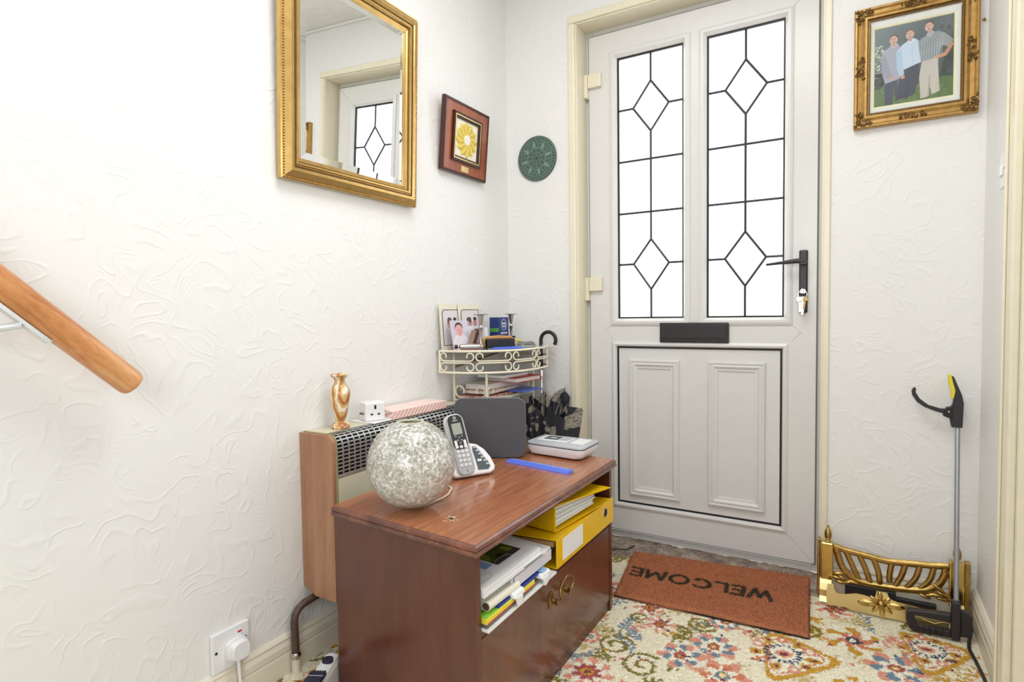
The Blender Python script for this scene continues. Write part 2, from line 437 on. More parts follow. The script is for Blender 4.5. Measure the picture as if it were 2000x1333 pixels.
# ================================================================ THE ROOM
XR = 1.6636; DY = .09; ZC = 2.42; YN = -3.9
def wall(name, boxes, mat='wall'):
    mb = MB()
    for a, b in boxes: mb.box(a, b)
    return struct(mb.build(name, mat))
wall('wall_left', [((-.12, YN, 0), (0, .12, ZC))])
DL, DRR, DTOP = .335, 1.232, 2.155     # door opening in the back wall
wall('wall_back', [((0, 0, 0), (DL-.02, .12, ZC)), ((DRR+.02, 0, 0), (XR+.1, .12, ZC)), ((DL-.02, 0, DTOP+.02), (DRR+.02, .12, ZC))])
CY = -.42                                # right wall: doorway casing starts here
wall('wall_right', [((XR, CY-.07, 0), (XR+.1, 0, ZC)), ((XR, -1.40, 2.08), (XR+.1, CY-.07, ZC)), ((XR, YN, 0), (XR+.1, -1.40, ZC))])
wall('wall_near', [((-.12, YN-.1, 0), (XR+.1, YN, ZC))])
struct(bx('ceiling', (-.12, YN-.1, ZC), (XR+.1, .12, ZC+.08), 'ceiling'))
wall('wall_far_room', [((3.2, -3.0, 0), (3.3, 0, ZC)), ((XR+.1, 0, 0), (3.3, .12, ZC)), ((XR+.1, -3.0, 0), (3.2, -2.9, ZC)), ((XR+.1, -3.0, ZC), (3.3, .12, ZC+.08))])
# cove beads where the ceiling meets the walls (seen in the mirror)
for nm, a, b in (('trim_ceiling_back', (0, -.014, ZC-.014), (XR, 0, ZC)), ('trim_ceiling_left', (0, YN, ZC-.014), (.014, -.014, ZC)), ('trim_ceiling_right', (XR-.014, YN, ZC-.014), (XR, -.014, ZC))):
    struct(bx(nm, a, b, 'ceiling', bevel=.005))
for i, yy in enumerate((-.62, -1.3)):
    struct(bx('trim_%d' % (10+i), (0.016, yy-.012, ZC-.012), (XR-.016, yy+.012, ZC+.001), 'ceiling', bevel=.004))

# ---------------------------------------------------------------- carpet
def carpet():
    x0, y0, W, H, res = 0.0, -1.5, XR, 1.5, .0032
    c = Canvas(W, H, res, (232, 222, 196))
    X0, Y0 = c.X.copy(), c.Y.copy()
    # wobble of the woven outline
    c.X = X0 + .004*snoise(X0, Y0, 260, 1)+.006*snoise(X0, Y0, 90, 3); c.Y = Y0 + .004*snoise(X0, Y0, 260, 2)+.006*snoise(X0, Y0, 90, 4)
    OC = (196, 150, 62); OL = (128, 118, 58); BL = (112, 134, 150); NV = (64, 76, 96); RD = (164, 84, 84); PK = (214, 150, 128); SA = (206, 128, 98); CR = (238, 230, 208); WN = (122, 62, 72); TA = (196, 176, 122)
    def spiral(cx, cy, r, rot, d, col, wd, turns=1.6):
        pts = []
        for i in range(34):
            t = i/33; a = rot+d*t*turns*2*pi; rr = r*(1-t*.82); pts.append((cx+rr*cos(a), cy+rr*sin(a)))
        c.line(pts, wd, col)
        for i in range(3, 30, 5):
            a = pts[i]; c.ell(a[0], a[1], .009, .0045, col, rot+i)
    def flower(cx, cy, R, n, rot, cols):
        for ring, (rr, pr, col) in enumerate(((1, .44, cols[0]), (.80, .34, cols[1]), (.55, .27, cols[2]))):
            for i in range(n):
                a = rot+2*pi*i/n+ring*.3; c.ell(cx+R*rr*.72*cos(a), cy+R*rr*.72*sin(a), R*pr, R*pr*.62, col, a)
        c.ell(cx, cy, R*.3, R*.3, cols[3]); c.ell(cx, cy, R*.16, R*.16, cols[4]); c.ell(cx, cy, R*.07, R*.07, cols[2])
    def leaf(cx, cy, L, rot, col, vein=None):
        c.ell(cx, cy, L, L*.42, col, rot)
        if vein: c.line([(cx-L*.8*cos(rot), cy-L*.8*sin(rot)), (cx+L*.8*cos(rot), cy+L*.8*sin(rot))], .004, vein)
    def spray(x, y, L, rot, col, n=7):
        bend = random.uniform(-1.4, 1.4); pts = [(x, y)]
        a = rot
        for i in range(n):
            a += bend/n; x += L/n*cos(a); y += L/n*sin(a); pts.append((x, y))
            for sd in (-1, 1): leaf(x+.012*cos(a+sd*1.1), y+.012*sin(a+sd*1.1), .011, a+sd*.8, col)
        c.line(pts, .005, col)
    def paisley(cx, cy, R, rot):
        pts = [(cx+R*(1.25-.9*abs(sin(t/2)))*cos(t+rot)*1.1, cy+R*(1.0-.35*cos(t))*sin(t+rot)) for t in np.linspace(0, 2*pi, 40)]
        c.poly(pts, OC); c.poly([(cx+(p[0]-cx)*.82, cy+(p[1]-cy)*.82) for p in pts], CR); c.line([(cx+(p[0]-cx)*.72, cy+(p[1]-cy)*.72) for p in pts], .006, SA)
        for i in range(11):
            a = 2*pi*i/11; c.ell(cx+R*.62*cos(a), cy+R*.62*sin(a), R*.16, R*.12, (OC, PK, OC, SA)[i % 4], a); c.ell(cx+R*.62*cos(a), cy+R*.62*sin(a), R*.07, R*.06, (WN, CR)[i % 2], a)
        for i in range(18):
            a = 2*pi*i/18; c.ell(cx+R*.36*cos(a), cy+R*.36*sin(a), R*.09, R*.035, NV, a)
        c.ell(cx, cy, R*.2, R*.16, PK); c.ell(cx, cy, R*.1, R*.08, WN)
    c.X += .0018*rng.standard_normal(c.X.shape); c.Y += .0018*rng.standard_normal(c.X.shape)
    rs = random.Random(5)
    # soft background wash of little motifs
    for i in range(330):
        spray(rs.uniform(0, W), rs.uniform(0, H), rs.uniform(.06, .13), rs.uniform(0, 6.28), rs.choice((BL, BL, OL, TA, TA, PK, OC)), 5)
    sets = ((PK, SA, CR, BL, (230, 190, 80)), (SA, PK, CR, NV, OC), (PK, CR, RD, OC, WN), (PK, BL, CR, RD, OC), (OC, CR, SA, NV, CR))
    # big motifs laid out in world x, y
    big = [('p', 1.17, -.47, .12, .6), ('p', .66, -.10, .10, 2.0), ('f', .99, -.53, .062), ('f', .92, -.62, .06), ('f', 1.04, -.66, .066), ('f', 1.34, -.30, .07), ('f', 1.44, -.40, .07), ('p', 1.52, -.25, .11, 1.0),
           ('f', .76, -.40, .045), ('f', .82, -.48, .045), ('s', .84, -.72, .06, 1), ('s', .93, -.42, .045, -1), ('s', .74, -.66, .055, 1), ('f', .72, -.82, .06), ('p', .86, -.93, .12, 2.2), ('f', 1.2, -.68, .055),
           ('s', 1.10, -.78, .06, -1), ('f', 1.36, -.56, .06), ('p', .12, -1.22, .09, 1.3), ('f', .06, -1.05, .05), ('f', .16, -1.36, .055), ('f', .60, -.33, .05), ('f', 1.28, -.12, .05), ('s', 1.22, -.30, .045, 1), ('p', 1.02, -.22, .1, .4)]
    for i in range(70): big.insert(0, (rs.choice('ffss'), rs.uniform(0, XR), rs.uniform(-1.5, 0), rs.uniform(.025, .05), rs.choice((-1, 1))))
    for b in big:
        x, y = b[1]-x0, b[2]-y0
        if b[0] == 'p': paisley(x, y, b[3], b[4])
        elif b[0] == 'f':
            c.ell(x, y, b[3]*1.15, b[3]*1.15, CR, 0, .7); flower(x, y, b[3], rs.choice((6, 7, 8)), rs.uniform(0, 1), rs.choice(sets))
        else: spiral(x, y, b[3], rs.uniform(0, 6), b[4], OL, .011)
    for i in range(420):
        x, y = rs.uniform(0, W), rs.uniform(0, H); c.ell(x, y, .007, .005, rs.choice((RD, NV, OC, CR, WN, SA)), rs.uniform(0, 3))
    # tufts
    c.C *= (1+.13*rng.standard_normal(c.C.shape[:2]))[..., None]; c.C = np.clip(c.C, .005, .9)
    Hh = .0011*rng.standard_normal(c.X.shape)+.0006*snoise(X0, Y0, 60, 9)
    c.X, c.Y = X0, Y0
    M['carpet'] = vcol('floral_carpet', .95, .1, bump=.25, bs=700)
    P = np.stack([x0+X0, y0+Y0, .006+Hh], -1)
    o = c.mesh_from('floor', 'carpet', P); struct(o)
    k = N('carpet_plain_pattern'); v = k.co(); n = k.noise(v, 16, 3, .6, .7)
    k.l(k.ramp(n, [(.36, sr(112, 134, 150)), (.42, sr(232, 222, 196)), (.56, sr(232, 222, 196)), (.6, sr(196, 150, 62)), (.68, sr(166, 70, 74))], 'CONSTANT'), k.p.inputs['Base Color']); k.set(Roughness=.95); M['carpet2'] = k.m
    struct(bx('floor_base', (-.12, YN, -.1), (3.3, 0, .001), 'carpet2'))
carpet()

# concrete threshold -----------------------------------------------------------
def threshold():
    c = Canvas(DRR-DL+.04, .17, .004, (140, 124, 112)); X, Y = c.X, c.Y
    h = .012+.010*np.clip((Y-.05)/.06, 0, 1)+.0035*snoise(X, Y, 70, 21)+.0025*snoise(X, Y, 190, 22)
    P = np.stack([DL-.02+X, -.055+Y+.006*snoise(X, Y*0, 40, 23), h], -1); P[0, :, 2] = -.002; 
    o = c.mesh_from('floor_threshold', 'stone', P); struct(o)
    struct(bx('floor_doorstep', (DL-.02, 0.115, -.1), (DRR+.02, .5, .0), 'stone'))
threshold()

# skirtings --------------------------------------------------------------------
SKP = [(0, 0), (.016, 0), (.016, .062), (.0125, .066), (.016, .070), (.0165, .086), (.012, .097), (.013, .104), (.007, .111), (0, .112)]
def skirting(name, p0, p1, n):
    mb = MB(); p0, p1, n = Vector(p0), Vector(p1), Vector(n)
    a = [p0+n*d+Vector((0, 0, z)) for d, z in SKP]; b = [p1+n*d+Vector((0, 0, z)) for d, z in SKP]; k = len(SKP)
    mb.add(a+b, [tuple(range(k)), tuple(range(k, 2*k))[::-1]]+[(i, (i+1) % k, k+(i+1) % k, k+i) for i in range(k)])
    return struct(mb.build(name, 'skirt'))
skirting('baseboard_left', (0, YN, 0), (0, 0, 0), (1, 0, 0))
skirting('baseboard_back_left', (.016, 0, 0), (DL-.02, 0, 0), (0, -1, 0))
skirting('baseboard_back_right', (DRR+.03, 0, 0), (XR-.016, 0, 0), (0, -1, 0))
skirting('baseboard_right', (XR, 0, 0), (XR, CY, 0), (-1, 0, 0))

# cream timber lining of the door opening ---------------------------------------
def lining():
    # left jamb, head, right jamb: each a reveal board with a small bead at the room edge
    mb = MB().box((DL-.02, -.002, 0), (DL+.001, DY+.03, DTOP)).build('trim_1', 'cream', bevel=.002); struct(mb)
    mb = MB().box((DL-.034, -.013, 0), (DL-.004, -.001, DTOP+.0035)).build('trim_2', 'cream', bevel=.005); struct(mb)
    mb = MB().box((DL-.02, -.002, DTOP-.001), (DRR+.02, DY+.03, DTOP+.02)).build('trim_3', 'cream', bevel=.002); struct(mb)
    mb = MB().box((DL-.034, -.013, DTOP+.004), (DRR+.034, -.001, DTOP+.034)).build('trim_4', 'cream', bevel=.005); struct(mb)
    mb = MB().box((DRR-.001, -.002, 0), (DRR+.02, DY+.03, DTOP)).build('trim_5', 'cream', bevel=.002); struct(mb)
    mb = MB().box((DRR+.004, -.008, 0), (DRR+.024, -.001, DTOP+.004)).build('trim_6', 'cream', bevel=.003); struct(mb)
lining()

# ================================================================ FRONT DOOR
def door():
    d = bpy.data.objects.new('door_1', None); COL.objects.link(d); d['kind'] = 'structure'
    y = DY          # room face of the slab
    yf = y+.012     # room face of the fixed frame
    F0 = .0255
    mb = MB().box((DL, yf, .03), (DL+.03, yf+.06, DTOP)).box((DRR-.03, yf, .03), (DRR, yf+.06, DTOP)).box((DL+.03, yf, DTOP-.035), (DRR-.03, yf+.06, DTOP)).box((DL+.03, yf+.005, .025), (DRR-.03, yf+.06, .05))
    mb.build('door_frame', 'upvc_d', d, bevel=.002)
    x0, x1, z0, z1 = .352, 1.212, .0622, 2.13
    G = [(.4753, .7412), (.8353, 1.103)]; gz0, gz1 = .957, 2.0205
    px0, px1, pz0, pz1 = .4704, 1.1004, .180, .836
    t = .05
    mb = MB()
    mb.box((x0, y, z0), (G[0][0]-.03, y+t, z1)); mb.box((G[1][1]+.03, y, z0), (x1, y+t, z1))
    mb.box((G[0][0]-.03, y, gz1+.03), (G[1][1]+.03, y+t, z1))
    mb.box((G[0][1]+.03, y, gz0-.03), (G[1][0]-.03, y+t, gz1+.03))
    mb.box((G[0][0]-.03, y, pz1+.02), (G[1][1]+.03, y+t, gz0-.03))
    mb.box((G[0][0]-.03, y, z0), (G[1][1]+.03, y+t, pz0-.02))
    mb.box((px1+.018, y, pz0-.02), (G[1][1]+.03, y+t, pz1+.02))
    mb.build('door_sash', 'upvc', d)
    M['gapgrey'] = plain('painted_gap_shadow', sr(120, 116, 112), .7)
    rframe(MB(), x0-.004, x1+.004, z0-.004, z1+.004, [(0, -.03), (0, -.004), (.0042, -.004), (.0042, -.03)], 'xz', base=y).build('gap_shadow_strip', 'gapgrey', d)  # grey strip coloured as the shade in the gap round the slab
    # fine weld lines at the sash corners
    ml = MB()
    for (xa, za, xb, zb) in ((px1+.015, pz0-.015, x1, z0), (G[0][0]-.03, gz0-.03, G[0][0]-.06, gz0-.06), (G[1][1]+.03, gz0-.03, G[1][1]+.06, gz0-.06), (G[1][1]+.03, pz1+.03, G[1][1]+.06, gz0-.06), (px0-.012, pz1+.02, px0-.04, gz0-.06), (G[1][1]+.03, gz1+.03, x1, z1)):
        ml.tube([(xa, y-.0001, za), (xb, y-.0001, zb)], .0006, 4)
    ml.build('weld_line', 'lgrey', d)
    bead = [(-.031, -.001), (-.031, .005), (-.022, .0085), (-.013, .0085), (-.011, .005), (-.003, -.006), (-.003, -.02), (-.031, -.02)]
    for (a, b) in G:
        rframe(MB(), a, b, gz0, gz1, bead, 'xz', base=y).build('glazing_bead', 'upvc', d)
        g = [(-.004, -.012), (.0035, -.012), (.0035, -.02), (-.004, -.02)]
        rframe(MB(), a, b, gz0, gz1, g, 'xz', base=y).build('gasket', 'gasket', d)
        xm = (a+b)/2+.001; r1, r2, r3, r4 = 1.812, 1.601, 1.388, 1.178
        hw = .073; A1t, A1b, A2t, A2b = 1.912, 1.712, 1.277, 1.073
        def S(zr, lo=False): return zr
        cells = []
        for s, xe in ((-1, a), (1, b)):
            cells.append([(xe, gz1), (xm, gz1), (xm, A1t), (xm+s*hw, r1), (xe, r1)])
            cells.append([(xe, r1), (xm+s*hw, r1), (xm, A1b), (xm, r2), (xe, r2)])
            cells.append([(xe, r2), (xm, r2), (xm, r3), (xe, r3)])
            cells.append([(xe, r3), (xm, r3), (xm, A2t), (xm+s*hw, r4), (xe, r4)])
            cells.append([(xe, r4), (xm+s*hw, r4), (xm, A2b), (xm, gz0), (xe, gz0)])
        cells.append([(xm, A1t), (xm+hw, r1), (xm, A1b), (xm-hw, r1)]); cells.append([(xm, A2t), (xm+hw, r4), (xm, A2b), (xm-hw, r4)])
        for c in cells:
            cxm = sum(p[0] for p in c)/len(c); czm = sum(p[1] for p in c)/len(c)
            pts = [(cxm+(p[0]-cxm)*.985, y+.024, czm+(p[1]-czm)*.985) for p in c]
            MB().prism(pts, 0, (0, .004, 0)).build('glass_pane', 'glass', d)
        segs = [((xm, gz1), (xm, A1t)), ((xm, A1b), (xm, A2t)), ((xm, A2b), (xm, gz0)), ((a, r2), (b, r2)), ((a, r3), (b, r3)), ((a, r1), (xm-hw, r1)), ((xm+hw, r1), (b, r1)), ((a, r4), (xm-hw, r4)), ((xm+hw, r4), (b, r4))]
        for T, B, r in ((A1t, A1b, r1), (A2t, A2b, r4)):
            segs += [((xm, T), (xm+hw, r)), ((xm+hw, r), (xm, B)), ((xm, B), (xm-hw, r)), ((xm-hw, r), (xm, T))]
        for (p, q) in segs:
            MB().tube([(p[0], y+.023, p[1]), (q[0], y+.023, q[1])], .0046, 8).build('lead_strip', 'lead', d, True)
    # lower panel
    rframe(MB(), px0, px1, pz0, pz1, [(-.021, -.001), (-.021, .004), (-.012, .008), (-.006, .006), (-.002, -.003), (-.002, -.02), (-.021, -.02)], 'xz', base=y).build('panel_bead', 'upvc', d)
    rframe(MB(), px0, px1, pz0, pz1, [(-.003, -.007), (.0055, -.007), (.0055, -.012), (-.003, -.012)], 'xz', base=y).build('gasket', 'gasket', d)
    bx('door_panel', (px0+.002, y+.008, pz0+.002), (px1-.002, y+.03, pz1-.002), 'upvc', d)
    for (a, b, c0, c1) in ((.521, .729, .216, .785), (.839, 1.046, .220, .786)):
        rframe(MB(), a, b, c0, c1, [(0, -.009), (0, -.001), (.004, .004), (.009, .004), (.011, .000), (.020, .003), (.030, -.003), (.036, -.003), (.038, -.009)], 'xz', base=y).build('panel_moulding', 'upvc', d)
    # letterbox
    lb = MB().box((.653, y-.012, .857), (.918, y, .936)).build('letterbox', 'blackm', d, bevel=.004)
    MB().box((.662, y-.0145, .874), (.909, y-.0119, .928)).build('flap', 'blackm', lb, bevel=.002)
    for k in range(2): MB().box((.662, y-.0135, .861+k*.006), (.909, y-.012, .8645+k*.006)).build('ridge', 'blackm', lb)
    # handle with keys
    hp = MB().box((1.156, y-.012, .968), (1.184, y, 1.192)).build('handle_plate', 'blackm', d, bevel=.005)
    MB().lathe([(.011, 0), (.011, -.034), (.009, -.04)], 16, (1.171, y-.012, 1.148), 'y').build('handle_boss', 'blackm', hp, True)
    lv = MB(); lv.tube([(1.178, y-.045, 1.150), (1.150, y-.048, 1.151), (1.10, y-.048, 1.147), (1.052, y-.046, 1.143)], [.0085, .0085, .006, .0042], 10)
    lv.build('lever', 'blackm', d, True)
    MB().lathe([(.009, 0), (.009, -.012)], 14, (1.170, y-.012, 1.045), 'y').build('lock_cylinder', 'chrome', d, True)
    # hinges
    for zc in (1.93, 1.083):
        h = MB().box((.352, y-.018, zc-.012), (.410, y, zc+.045)).build('hinge', 'cream', d, bevel=.003)
        MB().box((.336, y-.022, zc-.052), (.3515, y+.006, zc+.045)).build('hinge_knuckle', 'cream', h, bevel=.003)
    return d
DOOR = door()
# bunch of keys hanging from the lock
def keys():
    t = thing('key_bunch', 'bunch of silver keys on a ring hanging from the front door lock', 'keys', (1.170, DY-.035, 1.045))
    MB().box((-.004, -.003, -.009), (.004, .0225, .009)).build('key_in_lock', 'chrome', t, bevel=.002)
    pts = [(.014*cos(a), .002*sin(a), -.012+.016*sin(a)) for a in np.linspace(0, 2*pi, 20)[:-1]]
    MB().tube(pts, .001, 6, close=True).build('key_ring', 'chrome', t, True)
    for i, (dx, a, L, mt) in enumerate(((-.010, -.18, .05, 'chrome'), (-.004, -.06, .056, 'silver'), (.003, .05, .05, 'chrome'), (.009, .14, .036, 'antique'), (-.007, .0, .046, 'silver'))):
        R = Matrix.Translation((dx, -.004-.0028*i, -.028)) @ Matrix.Rotation(a, 4, 'Y')
        mb = MB(); mb.lathe([(.0085, -.0007), (.0085, .0007)], 14, (0, 0, 0), 'y')
        mb.box((-.003, -.0007, -L), (.003, .0007, -.006))
        for q in range(4): mb.box((.003, -.0006, -L+.004+q*.006), (.0045, .0006, -L+.007+q*.006))
        mb.map(lambda p, R=R: R @ p).build('key', mt, t)
keys()

# right-hand doorway casing -------------------------------------------------------
struct(MB().box((XR-.018, CY-.072, 0), (XR, CY, 2.13)).build('trim_7', 'cream', bevel=.005))
struct(MB().box((XR-.024, CY-.016, 0), (XR-.018, CY-.003, 2.13)).build('trim_8', 'cream', bevel=.003))
struct(MB().box((XR-.001, CY-.092, 0), (XR+.1, CY-.070, 2.11)).build('trim_9', 'cream', bevel=.002))
struct(MB().box((XR-.018, -1.42, 2.08), (XR, CY-.07, 2.15)).build('trim_12', 'cream', bevel=.005))
struct(MB().box((XR-.018, -1.45, 0), (XR, -1.38, 2.13)).build('trim_13', 'cream', bevel=.005))

# ================================================================ ON THE LEFT WALL
def mirror():
    W, H = .547, .625
    t = thing('wall_mirror', 'large rectangular wall mirror with a stepped gilt frame and rope edge', 'mirror', (.006, -1.2065, 1.349), rot=(0, radians(2.2), 0))
    prof = [(0, 0), (0, .016), (.003, .019), (.006, .019), (.008, .022), (.022, .033), (.030, .033), (.034, .028), (.040, .026), (.042, .029), (.047, .029), (.049, .023), (.054, .021), (.058, .018), (.063, .016), (.063, 0)]
    rframe(MB(), 0, W, 0, H, prof, 'yz').build('frame', 'gold', t)
    rframe(MB(), .0335, W-.0335, .0335, H-.0335, [(0, .0265), (0, .0302), (.003, .0302), (.003, .0265)], 'yz').build('dark_line', 'goldd', t)
    rframe(MB(), .049, W-.049, .049, H-.049, [(0, .02), (0, .0245), (.002, .0245), (.002, .02)], 'yz').build('dark_line', 'goldd', t)
    # rope edging: slanted beads all round
    mb = MB(); st = .0075
    def bead(y, z, rot):
        mb.ball((.0205, y, z), (.0034, .0048, .0024), 6, 4, Matrix.Rotation(rot, 4, 'X'))
    for i in range(int((W-.01)/st)): bead(.006+i*st, .0045, .7); bead(.006+i*st, H-.0045, .7)
    for i in range(int((H-.01)/st)): bead(.0045, .006+i*st, -.7); bead(W-.0045, .006+i*st, -.7)
    o = mb.build('rope_beading', 'gold', t, True); o['kind'] = 'stuff'
    a = .060; bv = .022
    g = MB(); y0, y1, z0, z1 = a, W-a, a, H-a
    v = [(.0135, y0, z0), (.0135, y1, z0), (.0135, y1, z1), (.0135, y0, z1), (.0155, y0+bv, z0+bv), (.0155, y1-bv, z0+bv), (.0155, y1-bv, z1-bv), (.0155, y0+bv, z1-bv), (.004, y0, z0), (.004, y1, z0), (.004, y1, z1), (.004, y0, z1)]
    g.add(v, [(4, 5, 6, 7), (0, 1, 5, 4), (1, 2, 6, 5), (2, 3, 7, 6), (3, 0, 4, 7), (8, 11, 10, 9), (0, 8, 9, 1), (1, 9, 10, 2), (2, 10, 11, 3), (3, 11, 8, 0)])
    g.build('bevelled_glass', 'glassm', t)
mirror()

def tile_picture():
    W, H = .292, .264
    t = thing('flower_tile_picture', 'small mahogany framed relief tile of a yellow flower with gold plate', 'picture', (.006, -.506, 1.516), rot=(0, radians(5.2), 0))
    rframe(MB(), 0, W, 0, H, [(0, 0), (0, .014), (.004, .017), (.008, .016), (.010, .014), (.056, .014), (.056, 0)], 'yz').build('frame', 'rosew', t)
    rframe(MB(), -.001, W+.001, -.001, H+.001, [(0, .001), (0, .0155), (.004, .019), (.009, .0175), (.010, .0135), (.012, .001)], 'yz').build('outer_edge', 'rosed', t)
    a0, a1, b0, b1 = .052, W-.052, .045, H-.040
    rframe(MB(), a0, a1, b0, b1, [(0, .013), (0, .022), (.005, .024), (.009, .022), (.009, .013)], 'yz').build('inner_moulding', 'rosed', t)
    rframe(MB(), a0+.009, a1-.009, b0+.009, b1-.009, [(0, .013), (0, .0235), (.004, .0235), (.004, .013)], 'yz').build('gilt_line', 'brassb', t)
    rframe(MB(), a0+.013, a1-.013, b0+.013, b1-.013, [(0, .013), (0, .0225), (.008, .0185), (.008, .013)], 'yz').build('inner_slope', 'rosed', t)
    # relief tile
    w_, h_ = a1-a0-.036, b1-b0-.036
    c = Canvas(w_, h_, .0012, (240, 234, 214)); X = (c.X-w_/2)/(w_/2); Y = (c.Y-h_/2)/(h_/2)
    r = np.hypot(X, Y); th = np.arctan2(Y, X)
    pet = .86+.07*np.cos(12*(th+r*.5)); inside = r < pet
    fold = np.abs(((12*(th+r*.5)/(2*pi)) % 1)-.5)*2
    Hh = np.where(inside, .004*(.35+.65*fold)*np.clip((pet-r)*8, 0, 1)+.002, .0005)
    cen = r < .27; Hh = np.where(cen, .006+.002*np.sin(30*X)*np.sin(30*Y), Hh)
    yel = np.array([lin(v) for v in (232, 214, 112)]); yd = np.array([lin(v) for v in (206, 172, 52)])
    f = (fold[..., None])*.8+.1; c.C = np.where(inside[..., None], yel*f+yd*(1-f)*1.0, c.C); c.C = np.where(cen[..., None], np.array([lin(v) for v in (242, 238, 222)]), c.C)
    c.mesh('relief_tile', 'vc', (.0135, a0+.018, b0+.018), (0, 1, 0), (0, 0, 1), t, Hh, (1, 0, 0))
    MB().box((.014, W/2-.024, .014), (.0155, W/2+.024, .036)).build('gold_plate', 'brassb', t, bevel=.004)
tile_picture()

def socket():
    t = thing('wall_socket', 'white single wall socket with red switch mark above the left skirting', 'socket', (0, -1.437, .111))
    MB().box((0, 0, 0), (.011, .100, .098)).build('faceplate', 'white', t, bevel=.0025)
    MB().box((.0105, .064, .058), (.0145, .078, .084)).build('rocker_switch', 'white', t, bevel=.002)
    MB().box((.0140, .0655, .079), (.0150, .0765, .0835)).build('red_mark', 'red', t)
    MB().lathe([(.0035, .0105), (.0035, .0118)], 12, (0, .089, .058), 'x').build('screw', 'void', t)
    MB().lathe([(.0035, .0105), (.0035, .0118)], 12, (0, .010, .052), 'x').build('screw', 'void', t)
    p = thing('plug', 'white mains plug and lead in the wall socket', 'plug', (.0115, -1.405, .128))
    prof = []
    k = 24
    base = [(.028*math.copysign(abs(cos(a))**.6, cos(a)), .027*math.copysign(abs(sin(a))**.6, sin(a))) for a in np.linspace(0, 2*pi, k, endpoint=False)]
    mb = MB(); rings = [(0, 1), (.012, 1.0), (.0125, .86), (.024, .84), (.028, .76)]
    for d, s_ in rings: mb.v += [(d, .028+u*s_, .026+v*s_) for u, v in base]
    for i in range(len(rings)-1):
        for j in range(k): mb.f.append((i*k+j, i*k+(j+1) % k, (i+1)*k+(j+1) % k, (i+1)*k+j))
    mb.f.append(tuple(range(k))[::-1]); mb.f.append(tuple(range((len(rings)-1)*k, len(rings)*k)))
    mb.build('plug_body', 'white', p, True)
    MB().tube([(.012, .028, .0), (.013, .029, -.05), (.016, .034, -.10), (.022, .03, -.1175)], .0042, 8).build('lead', 'white', p, True)
socket()

def handrail():
    t = thing('stair_handrail', 'round pine stair handrail sloping down the left wall', 'handrail', (.075, -1.62, .842))
    d = Vector((0, -.74, .70)).normalized()
    n = 40; L = 2.1
    prof = [(.017, 0), (.023, .003), (.0258, .009), (.0265, .016), (.0265, L)]
    mb = MB().lathe(prof, 28); q = Vector((0, 0, 1)).rotation_difference(d); o = mb.build('rail', 'pine', t, True); o.rotation_mode = 'QUATERNION'; o.rotation_quaternion = q
    # flat groove strip and bracket, white steel
    def P(s, off): return d*s+Vector((0, -.70, -.74)).normalized()*off
    s_ = MB(); a, b = .17, .42
    c = Vector((1, 0, 0))*.011
    s_.hexa([P(a, .0265)-c, P(a, .0265)+c, P(b, .0265)+c, P(b, .0265)-c], [P(a, .033)-c, P(a, .033)+c, P(b, .033)+c, P(b, .033)-c]); s_.build('bracket_plate', 'steelw', t)
    MB().tube([P(.22, .033), P(.24, .06)+Vector((-.01, 0, 0)), P(.25, .075)+Vector((-.04, 0, 0)), P(.25, .075)+Vector((-.0745, 0, 0))], .007, 10).build('bracket_arm', 'steelw', t, True)
    MB().lathe([(.024, 0), (.024, .004), (.016, .008)], 20, (-.075, P(.25, .075).y, P(.25, .075).z), 'x').build('wall_rose', 'steelw', t, True)
handrail()

def pipe():
    t = thing('heater_pipe', 'brown painted gas pipe elbow under the wall heater', 'pipe', (.03, -1.212, 0))
    MB().tube([(0, 0, .062), (0, -.002, .150), (0, .002, .166), (0, .012, .178), (0, .03, .186), (0, .14, .193), (0.01, .30, .196)], .0105, 12).build('brown_pipe', 'pipe', t, True)
    MB().tube([(0, 0, .006), (0, 0, .05), (0, 0, .060)], .0115, 12).build('cream_pipe', 'skirt', t, True)
    MB().lathe([(.0135, .048), (.0145, .052), (.0145, .060), (.012, .064)], 14).build('joint', 'chrome', t, True)
pipe()

